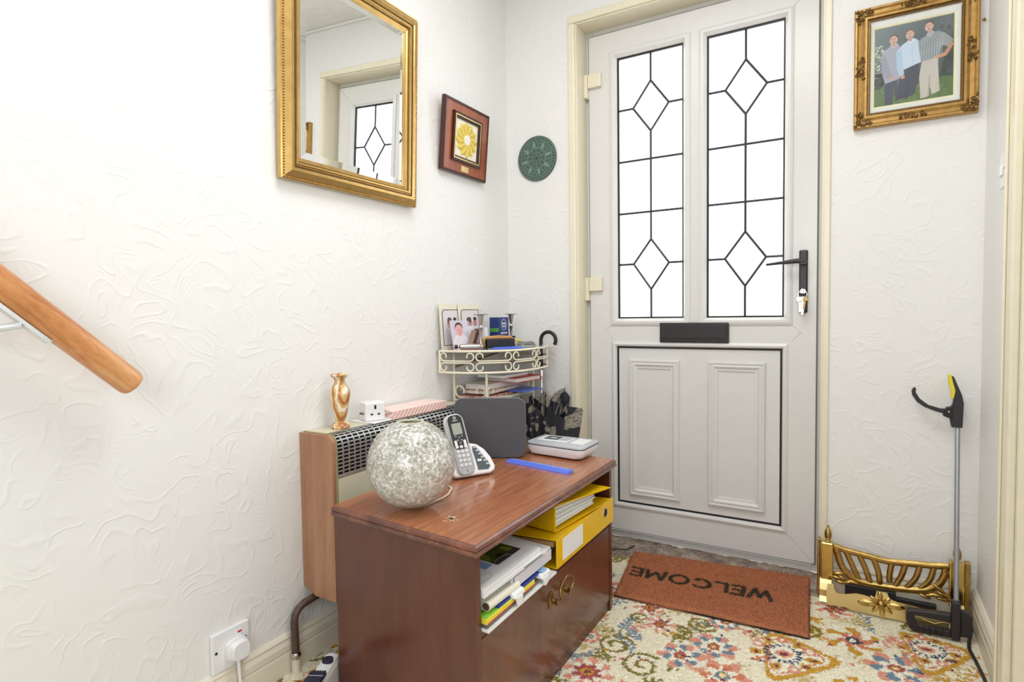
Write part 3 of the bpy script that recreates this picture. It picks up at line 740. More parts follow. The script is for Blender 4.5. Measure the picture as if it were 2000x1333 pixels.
def heater():
    y0, y1, D, z0, z1 = -1.155, -.475, .13, .2, .655
    t = thing('gas_wall_heater', 'cream gas wall heater with silver slotted grille and teak side panels', 'heater', (0, y0, z0))
    H = z1-z0; L = y1-y0
    r = .022
    def side(ya, yb):
        pts = [(.001, ya, 0.02), (.05, ya, 0), (D, ya, 0), (D, ya, H-r)]+[(D-r+r*cos(a), ya, H-r+r*sin(a)) for a in np.linspace(.2, pi/2, 5)]+[(.001, ya, H)]
        return MB().prism(pts, 0, (0, yb-ya, 0))
    side(0, .012).build('side_panel', 'teak', t); side(L-.012, L).build('side_panel', 'teak', t)
    # olive edge trim strip along the front of the near side panel
    pts = [(D+.0005, 0, 0.01), (D+.0005, 0, H-r)]+[(D-r+(r+.0005)*cos(a), 0, H-r+(r+.0005)*sin(a)) for a in np.linspace(.2, pi/2, 5)]+[(.005, 0, H+.0005)]
    M['olive'] = plain('olive_edging', sr(150, 142, 96), .4)
    mb = MB(); mb.tube([(p[0], .0135, p[2]) for p in pts], .0028, 8); mb.build('edge_trim', 'olive', t, True)
    # body: top, front lower panel
    body = MB(); body.prism([(.001, .014, H), (.001, .014, .02), (D-.012, .014, .02), (D-.012, .014, H-.11), (D-.012, .014, H-.012), (D-.03, .014, H-.004)], 0, (0, L-.028, 0)); body.build('case', 'void', t)
    MB().box((.001, .0125, H-.003), (.088, L-.0125, H+.0005)).build('top_plate', 'heater', t, bevel=.001)
    MB().box((D-.011, .0125, .01), (D+.001, L-.0125, H-.112)).build('front_panel', 'heater', t, bevel=.002)
    # grille: curved lattice of pill-shaped slots
    path = [(D+.001, H-.110), (D+.001, H-.034), (D-.003, H-.018), (D-.012, H-.006), (D-.024, H-.001), (D-.042, H+.001)]
    # arc-length param
    seg = [0]
    for a, b in zip(path[:-1], path[1:]): seg.append(seg[-1]+math.hypot(b[0]-a[0], b[1]-a[1]))
    T = seg[-1]
    def at(s_):
        for i in range(len(path)-1):
            if s_ <= seg[i+1] or i == len(path)-2:
                u = (s_-seg[i])/(seg[i+1]-seg[i]); a, b = path[i], path[i+1]; return a[0]+(b[0]-a[0])*u, a[1]+(b[1]-a[1])*u
    g = MB(); rows = 13; pitch = T/rows
    for i in range(rows+1):
        s0 = i*pitch-.0019; s1 = i*pitch+.0019; s0 = max(0, s0); s1 = min(T, s1)
        (xa, za), (xb, zb) = at(s0), at(s1)
        g.hexa([(xa-.002, .014, za), (xa+.001, .014, za), (xa+.001, L-.014, za), (xa-.002, L-.014, za)], [(xb-.002, .014, zb), (xb+.001, .014, zb+.0005), (xb+.001, L-.014, zb+.0005), (xb-.002, L-.014, zb)])
    nc = 30; cw = (L-.03)/nc
    for j in range(nc+1):
        yy = .015+j*cw
        pr = [at(T*k/14) for k in range(15)]
        for k in range(14):
            (xa, za), (xb, zb) = pr[k], pr[k+1]
            g.hexa([(xa-.002, yy-.0022, za), (xa+.0012, yy-.0022, za), (xa+.0012, yy+.0022, za), (xa-.002, yy+.0022, za)], [(xb-.002, yy-.0022, zb), (xb+.0012, yy-.0022, zb+.0005), (xb+.0012, yy+.0022, zb+.0005), (xb-.002, yy+.0022, zb)])
    o = g.build('grille', 'grille', t); o['kind'] = 'stuff'
    MB().box((D-.004, .013, H-.118), (D+.0022, L-.013, H-.110)).build('grille_rail', 'grille', t, bevel=.001)
heater()

def vase():
    t = thing('onyx_vase', 'small banded onyx vase standing on the wall heater', 'vase', (.058, -1.056, .6556))
    prof = [(.0, 0), (.024, 0), (.0275, .004), (.026, .010), (.021, .015), (.0135, .019), (.0155, .026), (.021, .048), (.027, .078), (.029, .100), (.027, .112), (.019, .124), (.0145, .132), (.0155, .142), (.024, .150), (.0265, .154), (.024, .157), (.018, .155), (.011, .148), (.008, .135), (.0, .13)]
    MB().lathe(prof, 36, cap=False).build('vase_body', 'onyx', t, True)
vase()

def adaptor():
    p = thing('plate', 'thin white plastic plate under the socket adaptor on the heater', 'plate', (.058, -.925, .6556), radians(0))
    MB().box((-.05, -.045, 0), (.048, .048, .004)).build('plate', 'white', p, bevel=.0015)
    t = thing('socket_adaptor', 'white cube multi-way socket adaptor on top of the wall heater', 'adaptor', (.062, -.93, .6598), radians(-28))
    MB().box((-.026, -.031, 0), (.026, .031, .056)).build('cube_body', 'white', t, bevel=.004)
    # face with sockets looks towards +x
    MB().box((.0255, -.003, .036), (.0268, .003, .048)).build('earth_slot', 'void', t)
    for s in (-1, 1): MB().box((.0255, s*.011-.0035, .018), (.0268, s*.011+.0035, .023)).build('pin_slot', 'void', t)
    for a in ((-.018, -.012), (-.018, .006)): pass
    MB().box((-.012, -.0375, .018), (-.006, -.031, .024)).box((.006, -.0375, .020), (.012, -.031, .025)).build('pin', 'antique', t)
adaptor()

def pinkbox():
    t = thing('striped_box', 'flat pink and white striped paper box on the wall heater', 'box', (.062, -.745, .6556), radians(-2))
    MB().hexa([(-.050, -.105, 0), (.050, -.145, 0), (.046, .125, 0), (-.05, .125, 0)], [(-.050, -.105, .024), (.050, -.145, .024), (.046, .125, .024), (-.05, .125, .024)]).build('box_body', 'stripe', t, bevel=.001)
    M['palepink'] = plain('pale_pink_lid', sr(247, 222, 212), .5)
    MB().hexa([(-.050, -.105, .0242), (.050, -.145, .0242), (.046, .125, .0242), (-.05, .125, .0242)], [(-.050, -.105, .0255), (.050, -.145, .0255), (.046, .125, .0255), (-.05, .125, .0255)]).build('lid', 'palepink', t)
pinkbox()

# ================================================================ BACK WALL ITEMS
def plaque():
    t = thing('round_relief_plaque', 'round dark green carved stone plaque on the wall beside the door', 'plaque', (.150, -.0005, 1.641))
    R = .092; nr, na = 70, 260
    M['green'] = None
    k = N('green_carved_stone'); v = k.co(); a = k.add('ShaderNodeAttribute', attribute_name='Col'); k.l(a.outputs['Color'], k.p.inputs['Base Color']); k.set(Roughness=.5); M['green'] = k.m
    me_v = []; cols = []; f = []
    def hgt(r, th):
        u = r/R; h = .0
        rings = (.12, .26, .43, .50, .66, .80, .96)
        for q in rings: h += math.exp(-((u-q)/.014)**2)*.9
        k_ = 0
        for i, q in enumerate(rings[:-1]):
            if q < u < rings[i+1]:
                n = (6, 10, 26, 20, 34, 44)[i]; ph = (th*n/(2*pi)) % 1; s = (u-q)/(rings[i+1]-q)
                h += .55*(1 if (abs(ph-.5) < .3 and .15 < s < .85) else 0)-.35*(1 if (abs(ph-.5) < .13 and .3 < s < .7) else 0)
                h += .25*sin(th*n*3+i)*sin(s*9+i)
        for j in range(8):
            a = j*pi/4+.2; d = abs(((th-a+pi) % (2*pi))-pi); 
            if .5 < u < .82 and d < (.82-u)*.5: h = 1.1-(.2 if d < (.82-u)*.2 else 0)
        return h
    for i in range(nr+1):
        r = R*i/nr
        for j in range(na):
            th = 2*pi*j/na; h = hgt(r, th) if i < nr else 0
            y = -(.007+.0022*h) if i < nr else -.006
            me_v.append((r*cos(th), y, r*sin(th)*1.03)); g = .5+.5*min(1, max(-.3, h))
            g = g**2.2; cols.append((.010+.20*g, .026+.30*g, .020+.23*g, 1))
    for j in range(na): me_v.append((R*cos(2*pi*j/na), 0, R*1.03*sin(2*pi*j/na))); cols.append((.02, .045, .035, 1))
    for i in range(nr+1):
        for j in range(na): f.append((i*na+j, i*na+(j+1) % na, (i+1)*na+(j+1) % na, (i+1)*na+j))
    me = bpy.data.meshes.new('carved_disc'); me.from_pydata(me_v, [], f); at = me.color_attributes.new('Col', 'FLOAT_COLOR', 'POINT'); at.data.foreach_set('color', np.array(cols, np.float32).reshape(-1))
    me.materials.append(M['green']); o = bpy.data.objects.new('carved_disc', me); COL.objects.link(o); o.parent = t
plaque()

def photo_frame():
    x0, x1, z0, z1 = 1.320, 1.6415, 1.560, 1.936
    W, H = x1-x0, z1-z0
    t = thing('gilt_photo_frame', 'ornate antique gilt frame holding a photograph of three men', 'picture frame', (x0, -.002, z0))
    prof = [(0, 0), (0, .018), (.003, .022), (.008, .022), (.012, .017), (.022, .016), (.030, .021), (.036, .021), (.039, .013), (.043, .013), (.043, 0)]
    rframe(MB(), 0, W, 0, H, prof, 'xz').build('frame', 'goldo', t)
    rframe(MB(), .0405, W-.0405, .0405, H-.0405, [(0, .0125), (0, .0165), (.003, .0165), (.003, .0125)], 'xz').build('dark_line', 'goldd', t)
    mb = MB()
    for i in range(int((W-.09)/.0055)):
        for z in (.0435, H-.0435): mb.ball((.045+i*.0055, -.0145, z), .0022, 6, 4)
    for i in range(int((H-.09)/.0055)):
        for x in (.0435, W-.0435): mb.ball((x, -.0145, .045+i*.0055), .0022, 6, 4)
    o = mb.build('bead_edging', 'orn', t, True); o['kind'] = 'stuff'
    rs = random.Random(3)
    def orn(cx, cz, ax, az, n=16, corner=None):
        m_ = MB()
        for i in range(n):
            u = rs.uniform(-1, 1); w_ = rs.uniform(-1, 1)
            if corner:
                if rs.random() < .5: x, z = cx+corner[0]*abs(u)*ax*1.7, cz+corner[1]*abs(w_)*.016
                else: x, z = cx+corner[0]*abs(w_)*.016, cz+corner[1]*abs(u)*az*1.7
            else: x, z = cx+u*ax, cz+w_*az*(1-abs(u)*.6 if ax > az else 1)
            m_.ball((x, -.021-rs.uniform(0, .003), z), (rs.uniform(.003, .007), .003, rs.uniform(.0022, .0045)), 8, 5, Matrix.Rotation(rs.uniform(0, 3), 4, 'Y'))
        for k in range(3):
            ph = rs.uniform(0, 6); r = rs.uniform(.005, .008); ox = cx+(corner[0]*(.012+.012*k) if corner else (k-1)*ax*.55); oz = cz+(corner[1]*.012 if corner else (0 if ax > az else (k-1)*az*.55))
            if not corner and az > ax: ox = cx
            m_.tube([(ox+r*(1-q/16)*cos(ph+q*.6), -.0245, oz+r*(1-q/16)*sin(ph+q*.6)) for q in range(13)], .0014, 6)
        m_.build('ornament', 'orn', t, True)
    for cx, sx in ((.004, 1), (W-.004, -1)):
        for cz, sz in ((.004, 1), (H-.004, -1)): orn(cx, cz, .028, .028, 20, (sx, sz))
    orn(W/2, .018, .036, .012); orn(W/2, H-.018, .036, .012); orn(.018, H/2, .012, .034); orn(W-.018, H/2, .012, .034)
    # mount with window
    px0, px1, pz0, pz1 = 1.377-x0, 1.580-x0, 1.624-z0, 1.866-z0
    M['mount'] = plain('ivory_mount', sr(240, 238, 228), .6, var=.01); M['mount2'] = plain('yellow_bevel', sr(246, 240, 196), .5)
    mb = MB(); a, b, c0, d0 = .043, W-.043, .043, H-.043
    mb.box((a, -.010, c0), (px0-.006, -.007, d0)).box((px1+.006, -.010, c0), (b, -.007, d0)).box((px0-.006, -.010, c0), (px1+.006, -.007, pz0-.006)).box((px0-.006, -.010, pz1+.006), (px1+.006, -.007, d0)); mb.build('mount', 'mount', t)
    rframe(MB(), px0-.0065, px1+.0065, pz0-.0065, pz1+.0065, [(0, .006), (0, .0095), (.005, .0085), (.0065, .006)], 'xz').build('mount_bevel', 'mount2', t)
    w_, h_ = px1-px0, pz1-pz0; c = Canvas(w_, h_, .0011, (86, 96, 92))
    X, Y = c.X/w_, c.Y/h_
    sh = snoise(X, Y, 14, 40); dk = np.array([lin(v) for v in (64, 76, 74)]); lt = np.array([lin(v) for v in (138, 152, 158)])
    f = np.clip(.55-.55*X+.35*Y-.15+.18*sh, 0, 1)[..., None]; c.C = dk*(1-f)+lt*f
    def E(x, y, rx, ry, col, rot=0, a=1.): c.ell(x*w_, y*h_, rx*w_, ry*h_, col, rot, a)
    def Pg(pts, col, a=1.): c.poly([(x*w_, y*h_) for x, y in pts], col, a)
    rs2 = random.Random(8)
    Pg([(0, 0), (1, 0), (1, .24), (.82, .26), (.5, .2), (.2, .22), (0, .24)], (98, 122, 72))
    for i in range(90): E(rs2.uniform(0, 1), rs2.uniform(0, .22), .02, .01, rs2.choice(((84, 110, 60), (118, 140, 84), (104, 128, 78))))
    for i in range(70): E(rs2.uniform(0, .12), rs2.uniform(.42, .78), .012, .012, rs2.choice(((196, 206, 176), (120, 134, 108), (160, 172, 140), (226, 230, 214))))
    for i in range(26): E(rs2.uniform(0, .14), rs2.uniform(.24, .42), .03, .025, rs2.choice(((48, 52, 48), (70, 76, 66))))
    for i in range(40): E(rs2.uniform(.84, 1), rs2.uniform(.3, .95), .03, .03, rs2.choice(((56, 64, 60), (70, 78, 72), (84, 92, 90))), 0, .7)
    def head(x, y, hair, ry=.060):
        E(x, y+.014, .058, ry*.98, hair); E(x-.006, y-.008, .051, ry*.90, (222, 184, 164)); E(x-.048, y, .008, .014, (214, 170, 150)); E(x+.044, y, .008, .014, (214, 170, 150))
        Pg([(x-.022, y-.09), (x+.024, y-.09), (x+.022, y-.03), (x-.02, y-.03)], (206, 164, 146))
        E(x-.024, y+.004, .007, .004, (96, 74, 70)); E(x+.012, y+.004, .007, .004, (96, 74, 70)); E(x-.008, y-.01, .006, .008, (208, 160, 140)); E(x-.006, y-.028, .014, .005, (178, 112, 108))
        E(x-.024, y+.013, .010, .003, (140, 110, 96)); E(x+.012, y+.013, .010, .003, (140, 110, 96))
    # left man
    Pg([(.14, .08), (.26, .1), (.255, .3), (.30, .3), (.32, .10), (.24, .09), (.25, .32), (.13, .32)], (74, 80, 90)); Pg([(.14, .0), (.24, .0), (.26, .34), (.13, .34)], (72, 78, 88))
    Pg([(.08, .62), (.12, .70), (.2, .75), (.32, .75), (.36, .6), (.33, .32), (.14, .28), (.10, .42)], (176, 176, 190)); Pg([(.08, .62), (.14, .66), (.20, .45), (.24, .36), (.19, .32), (.12, .38), (.09, .5)], (162, 162, 178)); E(.22, .34, .03, .018, (220, 164, 140))
    Pg([(.2, .755), (.25, .71), (.31, .755), (.28, .78), (.22, .78)], (196, 196, 206)); head(.25, .83, (120, 98, 84))
    # middle man
    Pg([(.27, .04), (.52, .08), (.58, .3), (.57, .48), (.38, .44), (.33, .3)], (66, 70, 82)); Pg([(.40, .05), (.43, .05), (.45, .3), (.44, .3)], (54, 58, 70))
    Pg([(.28, .66), (.36, .74), (.44, .78), (.54, .78), (.61, .7), (.60, .48), (.38, .42), (.34, .52)], (206, 222, 236)); Pg([(.28, .66), (.35, .68), (.37, .5), (.39, .36), (.33, .34), (.29, .46)], (184, 208, 228)); E(.37, .33, .028, .022, (220, 160, 136))
    Pg([(.42, .78), (.47, .73), (.53, .78), (.50, .80)], (222, 232, 242)); Pg([(.475, .74), (.49, .74), (.50, .46), (.49, .46)], (188, 206, 224)); head(.46, .855, (130, 106, 90))
    # right man
    Pg([(.60, .02), (.69, .03), (.70, .24), (.74, .05), (.84, .08), (.82, .3), (.81, .50), (.61, .48), (.58, .3)], (206, 200, 186)); Pg([(.69, .04), (.71, .04), (.72, .3), (.705, .3)], (174, 168, 156))
    Pg([(.56, .74), (.66, .80), (.80, .83), (.90, .78), (1.0, .68), (.95, .60), (.86, .64), (.82, .5), (.60, .48), (.58, .6)], (150, 158, 160))
    for i in range(9):
        xx = .60+i*.032; c.line([(xx*w_, .5*h_), ((xx+.01)*w_, .78*h_)], .0016, (206, 212, 214), .6); c.line([(.59*w_, (.51+i*.03)*h_), (.84*w_, (.53+i*.03)*h_)], .0014, (116, 124, 130), .6)
    c.line([(.975*w_, .63*h_), (.90*w_, .52*h_), (.80*w_, .505*h_)], .010, (208, 148, 118)); E(.79, .505, .03, .016, (220, 160, 130)); Pg([(.66, .80), (.71, .77), (.77, .82), (.73, .85), (.68, .84)], (180, 188, 190)); head(.70, .905, (112, 92, 76), .06)
    c.C *= (1+.03*rng.standard_normal(c.C.shape[:2]))[..., None]
    c.mesh('photograph', 'vcgloss', (px0, -.0062, pz0), (1, 0, 0), (0, 0, 1), t)
    MB().box((.0432, -.0116, .0432), (W-.0432, -.0108, H-.0432)).build('frame_glass', 'glass', t)
    bx('backing', (.02, -.0055, .02), (W-.02, -.001, H-.02), 'kraft', t)
    tag(MB().lathe([(.0025, 0), (.0025, .012), (.005, .0125), (.005, .014)], 10, (0, 0, 0), 'y').build('wall_nail', 'antique', None, True), 'small brass nail in the wall right of the gilt photo frame', 'nail').location = (1.652, -.0135, 1.83)
photo_frame()

def switch():
    t = thing('light_switch', 'white light switch on a surface box on the right wall', 'light switch', (XR, -.372, 1.315))
    MB().box((-.012, -.044, -.040), (0, .044, .040)).build('back_box', 'white', t, bevel=.002)
    MB().box((-.018, -.045, -.041), (-.012, .045, .041)).build('faceplate', 'white', t, bevel=.002)
    MB().box((-.024, -.002, -.012), (-.018, .022, .012)).build('rocker', 'white', t, bevel=.002)
    MB().lathe([(.003, -.0187), (.003, -.0175)], 10, (0, -.020, .002), 'x').build('screw', 'void', t)
switch()

# ================================================================ CORNER SHELF UNIT
def arc_scroll(mb, fn, cx, cz, r, a0, d, rad, turns=.78):
    pts = []
    for i in range(15):
        t_ = i/14; a = a0+d*t_*2*pi*turns; rr = r*(1-.35*max(0, t_-.55)/.45); pts.append(fn(cx+rr*cos(a), cz+rr*sin(a)))
    mb.tube(pts, rad, 6)
ST = .846
def shelf_unit():
    t = thing('iron_corner_shelf', 'cream wrought iron half-round shelf unit with scrolls and grey glass top', 'shelf unit', (0, 0, 0))
    # plan outline of the top band: centre (.03,-.27)
    cy, ax, by = -.272, .262, .262
    def plan(th, k=1.0):  # th -90..90 : left end .. right end
        c, s = cos(th), sin(th); e = .82
        return (.018+ax*k*math.copysign(abs(c)**e, c), cy+by*k*math.copysign(abs(s)**e, s))
    N_ = 60; ths = [-pi/2+pi*i/N_ for i in range(N_+1)]
    P = [plan(q) for q in ths]; S = [0]
    for a, b in zip(P[:-1], P[1:]): S.append(S[-1]+math.hypot(b[0]-a[0], b[1]-a[1]))
    def onband(s, z):
        s = max(0, min(S[-1], s))
        for i in range(N_):
            if s <= S[i+1]:
                u = (s-S[i])/(S[i+1]-S[i]); return (P[i][0]+(P[i+1][0]-P[i][0])*u, P[i][1]+(P[i+1][1]-P[i][1])*u, z)
    zt, zb = .846, .768
    for z in (zt, zb): MB().tube([(a, b, z) for a, b in P], .0042, 8).build('band_rail', 'iron', t, True)
    for z0_, s_ in ((0, 0), (1, S[-1])):
        a = onband(s_, zt); MB().tube([(a[0], a[1], zt), (a[0], a[1], zb)], .0042, 8).build('end_bar', 'iron', t, True)
    zm = (zt+zb)/2; n = 6; L = S[-1]/n; r = .0145
    for i in range(n):
        s0, s1 = i*L+.004, (i+1)*L-.004
        for sg in (1, -1):
            mb = MB(); z1_ = zm+sg*.0035
            pts = []
            # left curl
            cxa, cza = s0+r, zm+sg*(r+.0035)
            for k in range(13):
                a = -pi/2-sg*0 + 0; 
            def curl(cx, dirn):
                out = []
                for k in range(14):
                    q = k/13; ang = -pi/2 - dirn*q*2*pi*.80; rr = r*(1-.3*max(0, q-.6)/.4)
                    out.append(onband(cx+rr*cos(ang), cza+sg*rr*sin(ang)))
                return out
            left = curl(s0+r, 1); right = curl(s1-r, -1)
            mid = [onband(s0+r+(s1-s0-2*r)*q/6, z1_) for q in range(1, 6)]
            mb.tube(left[::-1]+mid+right, .0026, 6).build('scroll', 'iron', t, True)
    # glass top
    pts = [(a*.985+.002, b, zt+.001) for a, b in P]
    MB().prism(pts+[(.004, P[-1][1], zt+.001), (.004, P[0][1], zt+.001)], 0, (0, 0, -.006)).build('glass_shelf', 'shelfglass', t)
    # legs
    legs = {'A': (.022, -.452), 'B': (.165, -.447), 'C': (.172, -.10), 'D': (.022, -.075)}
    for q in legs.values(): MB().tube([(q[0], q[1], .004), (q[0], q[1], zb if q[0] > .1 else zt-.006)], .0048, 8).build('leg', 'iron', t, True)
    # second tier: rails with curled ends
    zs = .655
    A, B, C, D_ = (Vector((*legs[k], 0)) for k in 'ABCD')
    for (p, q) in ((A, B), (B, C), (C, D_), (D_, A)):
        MB().tube([(p.x, p.y, zs), (q.x, q.y, zs)], .0035, 8).build('tier_rail', 'iron', t, True)
        dd = (q-p); ln = dd.length; dd.normalize(); r_ = min(.022, ln*.2)
        for (o_, sgn) in ((p, 1), (q, -1)):
            pts = []
            for k in range(16):
                u = k/15; ang = -pi/2-u*2*pi*.8; rr = r_*(1-.35*max(0, u-.5)/.5)
                al = r_+.006+rr*cos(ang); pts.append(tuple(o_+dd*sgn*al+Vector((0, 0, zs+.012+r_+rr*sin(ang)))))
            MB().tube([tuple(p+(q-p)*.5+Vector((0, 0, zs+.004)))]+pts, .0032, 6).build('tier_scroll', 'iron', t, True)
    MB().box((A.x, A.y+.006, zs-.004), (B.x-.002, C.y-.006, zs)).build('tier_plate', 'iron', t)
    MB().tube([(.014, -.44, .778), (.014, -.12, .815)], .0035, 6).build('brace', 'antique', t, True)
shelf_unit()

TS = .8478  # top of the glass shelf
def top_shelf_items():
    zT = TS
    # two cream photo folders leaning on the wall
    M['foldc'] = plain('cream_folder_card', sr(238, 232, 214), .6, var=.015)
    for i, (ya, yb, xo, lab) in enumerate(((-.527, -.405, .010, 'cream portrait folder leaning on the wall, nearest the mirror side'), (-.418, -.275, .017, 'cream portrait folder leaning on the wall, overlapping beside the other folder'))):
        t = thing('photo_folder', lab, 'photo folder', (xo+.012, ya, zT), rot=(0, radians(-3.5), 0), group='cream portrait folders')
        W, H = yb-ya, .172
        MB().box((0, 0, 0), (.003, W, H)).build('card', 'foldc', t)
        c = Canvas(W-.03, H-.05, .0015, (228, 222, 226)); w_, h_ = c.w, c.h
        c.ell(w_*.5, h_*.2, w_*.42, h_*.38, (216, 210, 218)); c.ell(w_*.42, h_*.62, w_*.17, h_*.16, (196, 150, 150)); c.ell(w_*.42, h_*.70, w_*.15, h_*.10, (96, 74, 72)); c.ell(w_*.78, h_*.60, w_*.12, h_*.13, (206, 140, 140)); c.ell(w_*.78, h_*.74, w_*.10, h_*.06, (30, 28, 32))
        c.mesh('portrait', 'vc', (.0034, .018, .024), (0, 1, 0), (0, 0, 1), t)
        rr = .016; a, b, c0, d0 = .013, W-.010, .018, H-.022
        pts = [(.0042, a, c0), (.0042, a, d0-rr)]+[(.0042, a+rr-rr*cos(q), d0-rr+rr*sin(q)) for q in np.linspace(0, pi/2, 6)]+[(.0042, b, d0), (.0042, b, c0)]
        MB().tube(pts, .0012, 6, close=True).build('black_line', 'black', t)
    # baby photographs
    for (x, y, W, H, rz, lab, cl) in ((.066, -.510, .085, .112, -14, 'colour snapshot of a baby in white propped before the cream folders', (206, 200, 212)), (.052, -.440, .085, .108, 2, 'pinkish snapshot of two faces tucked behind the leaflets', (212, 170, 182))):
        t = thing('snapshot', lab, 'photograph', (x, y, zT), rot=(0, radians(-12), radians(rz)))
        c = Canvas(W, H, .0013, cl)
        c.ell(W*.5, H*.18, W*.45, H*.38, (226, 224, 232) if y < -.5 else (190, 172, 196)); c.ell(W*.46, H*.76, W*.225, H*.17, (64, 52, 54)); c.ell(W*.46, H*.66, W*.215, H*.20, (226, 172, 168))
        c.ell(W*.42, H*.67, .0022, .0016, (60, 40, 44)); c.ell(W*.56, H*.67, .0022, .0016, (60, 40, 44)); c.ell(W*.49, H*.58, .005, .0018, (180, 90, 96))
        if y > -.5: c.ell(W*.85, H*.7, W*.15, H*.17, (226, 140, 148))
        c.line([(W*.2, H*.1), (W*.35, H*.4)], .002, (190, 188, 200))
        MB().box((-.0008, 0, 0), (0, W, H)).build('print_back', 'paperw', t); c.mesh('image', 'vcgloss', (.0004, 0, 0), (0, 1, 0), (0, 0, 1), t)
    # leaflets leaning: brown, dark with white print, white
    def leaflet(x, y, w_, h, tilt, mat, lab, extra=None, th=.004, rz=0, cat='leaflet', name='leaflet'):
        t = thing(name, lab, cat, (x, y, zT), rot=(radians(tilt), 0, radians(rz)))
        MB().box((0, 0, 0), (w_, th, h)).build('cover', mat, t)
        if extra: extra(t, w_, h, th)
        return t
    M['brown'] = plain('brown_print', sr(96, 70, 62), .4); M['taupe'] = plain('taupe_print', sr(146, 122, 108), .5); M['lilac'] = plain('lilac_card', sr(222, 220, 230), .5, var=.03)
    leaflet(.085, -.462, .022, .082, -28, 'taupe', 'narrow taupe leaflet leaning right, leftmost of the leaflets')
    leaflet(.090, -.447, .026, .086, -26, 'brown', 'dark brown leaflet with white lettering leaning beside the snapshot', lambda t, w_, h, th: [text_part('NEWS', .024, Matrix.Translation((w_+.0006, th*.5, h*.5)) @ Matrix.Rotation(pi/2, 4, 'Z') @ Matrix.Rotation(pi/2, 4, 'X') @ Matrix.Rotation(pi/2, 4, 'Z') @ Matrix.Scale(.16, 4, (0, 1, 0)), 'white', t)] and None, .006)
    leaflet(.075, -.440, .072, .090, -16, 'lilac', 'pale lilac greeting card leaning behind the silver candlestick', lambda t, w_, h, th: bx('blue_corner', (w_, .0, h-.02), (w_+.0008, th, h), 'blue', t), .003, 45)
    t = thing('envelope', 'white envelope propped upright behind the leaflets', 'envelope', (.060, -.400, zT), rot=(0, radians(-8), radians(-12))); MB().box((0, 0, 0), (.002, .105, .088)).build('envelope_body', 'paperw', t); MB().box((.0022, .03, .082), (.003, .104, .0875)).build('grey_edge', 'lgrey', t)
    # candlesticks
    for (x, y, g) in ((.128, -.425, 'silver candlestick in front of the envelope, the nearer to the mirror'), (.098, -.152, 'silver candlestick beside the blue carton, the nearer to the door')):
        t = thing('candlestick', g, 'candlestick', (x, y, zT), group='pair of silver candlesticks')
        MB().lathe([(.0, 0), (.021, 0), (.022, .003), (.012, .010), (.007, .016)], 20, cap=False).build('foot', 'silver', t, True)
        MB().lathe([(.007, .016), (.004, .030), (.0055, .060), (.0075, .076), (.010, .080), (.0065, .084), (.004, .090)], 20, cap=False).build('stem', 'silver', t, True)
        MB().lathe([(.004, .090), (.008, .100), (.0105, .118), (.0125, .127), (.027, .130), (.0275, .132), (.011, .1325), (.008, .128), (.007, .105)], 22, cap=False).build('candle_cup', 'silver', t, True)
    # blue carton
    t = thing('carton', 'dark blue carton with white oval emblem and green squares', 'carton', (.085, -.225, zT+.0425), radians(-6))
    M['cartonb'] = plain('carton_blue', sr(34, 58, 120), .35); M['lime'] = plain('lime_print', sr(96, 176, 60), .4)
    MB().box((-.024, -.032, 0), (.024, .032, .076)).build('carton_body', 'cartonb', t, bevel=.0008)
    MB().tube([(.0242, .014*cos(a), .046+.022*sin(a)) for a in np.linspace(0, 2*pi, 26)[:-1]], .0009, 5, close=True).build('oval_emblem', 'white', t)
    RX = Matrix.Rotation(pi/2, 4, 'Z') @ Matrix.Rotation(pi/2, 4, 'X')
    text_part('NIVEA', .0098, Matrix.Translation((.0243, 0, .050)) @ RX, 'white', t, bold=True); text_part('MEN', .0088, Matrix.Translation((.0243, 0, .039)) @ RX, 'white', t, bold=True); text_part('SENSITIVE', .0095, Matrix.Translation((.0243, 0, .012)) @ RX, 'white', t, bold=True)
    for i in range(3): MB().box((-.020+i*.0145, -.0326, .018), (-.008+i*.0145, -.0322, .033)).build('green_square', 'lime', t)
    # grey box beneath it
    t = thing('pack', 'flat grey and white pack lying under the blue carton', 'pack', (.085, -.240, zT)); MB().box((-.045, -.075, 0), (.045, .065, .030)).build('pack_body', 'lilac', t, bevel=.001); MB().box((-.046, -.076, .0302), (.046, .066, .042)).build('pack_top', 'black', t, bevel=.001)
    # small black box behind the brush
    t = thing('box', 'small black box between the silver tube and hairbrush', 'box', (.085, -.360, zT), radians(10)); MB().box((-.02, -.020, 0), (.02, .024, .034)).build('box_body', 'black', t, bevel=.001)
    # wooden brush with black bristles
    t = thing('clothes_brush', 'wooden clothes brush on its side with black bristles', 'brush', (.170, -.3625, zT), rot=(0, 0, radians(52)))
    # local x along the brush length, -y towards the viewer; back of the brush behind/top
    pts = [(-.066, .0, .008), (-.066, .0, .038), (-.050, 0, .047), (0, 0, .051), (.050, 0, .047), (.064, 0, .036), (.064, 0, .008), (.0, 0, .002)]
    MB().prism([(p[0], .002, p[2]) for p in pts], 0, (0, .015, 0)).build('brush_back', 'orange', t, bevel=.003)
    mb = MB(); rs = random.Random(2)
    for i in range(1100):
        x = rs.uniform(-.056, .056); z = rs.uniform(.007, .040-.004*abs(x)/.056); L = rs.uniform(.020, .024)
        mb.add([(x-.0008, .002, z), (x+.0008, .002, z), (x+rs.uniform(-.003, .003)+x*.08, -L, z*.9+rs.uniform(-.002, .002))], [(0, 1, 2)])
    o = mb.build('bristles', 'blackc', t); o['kind'] = 'stuff'
    MB().hexa([(-.055, -.020, .009), (.055, -.020, .009), (.053, .001, .008), (-.053, .001, .008)], [(-.055, -.020, .036), (.055, -.020, .036), (.053, .001, .040), (-.053, .001, .040)]).build('bristle_core', 'blackc', t)
    mb = MB()
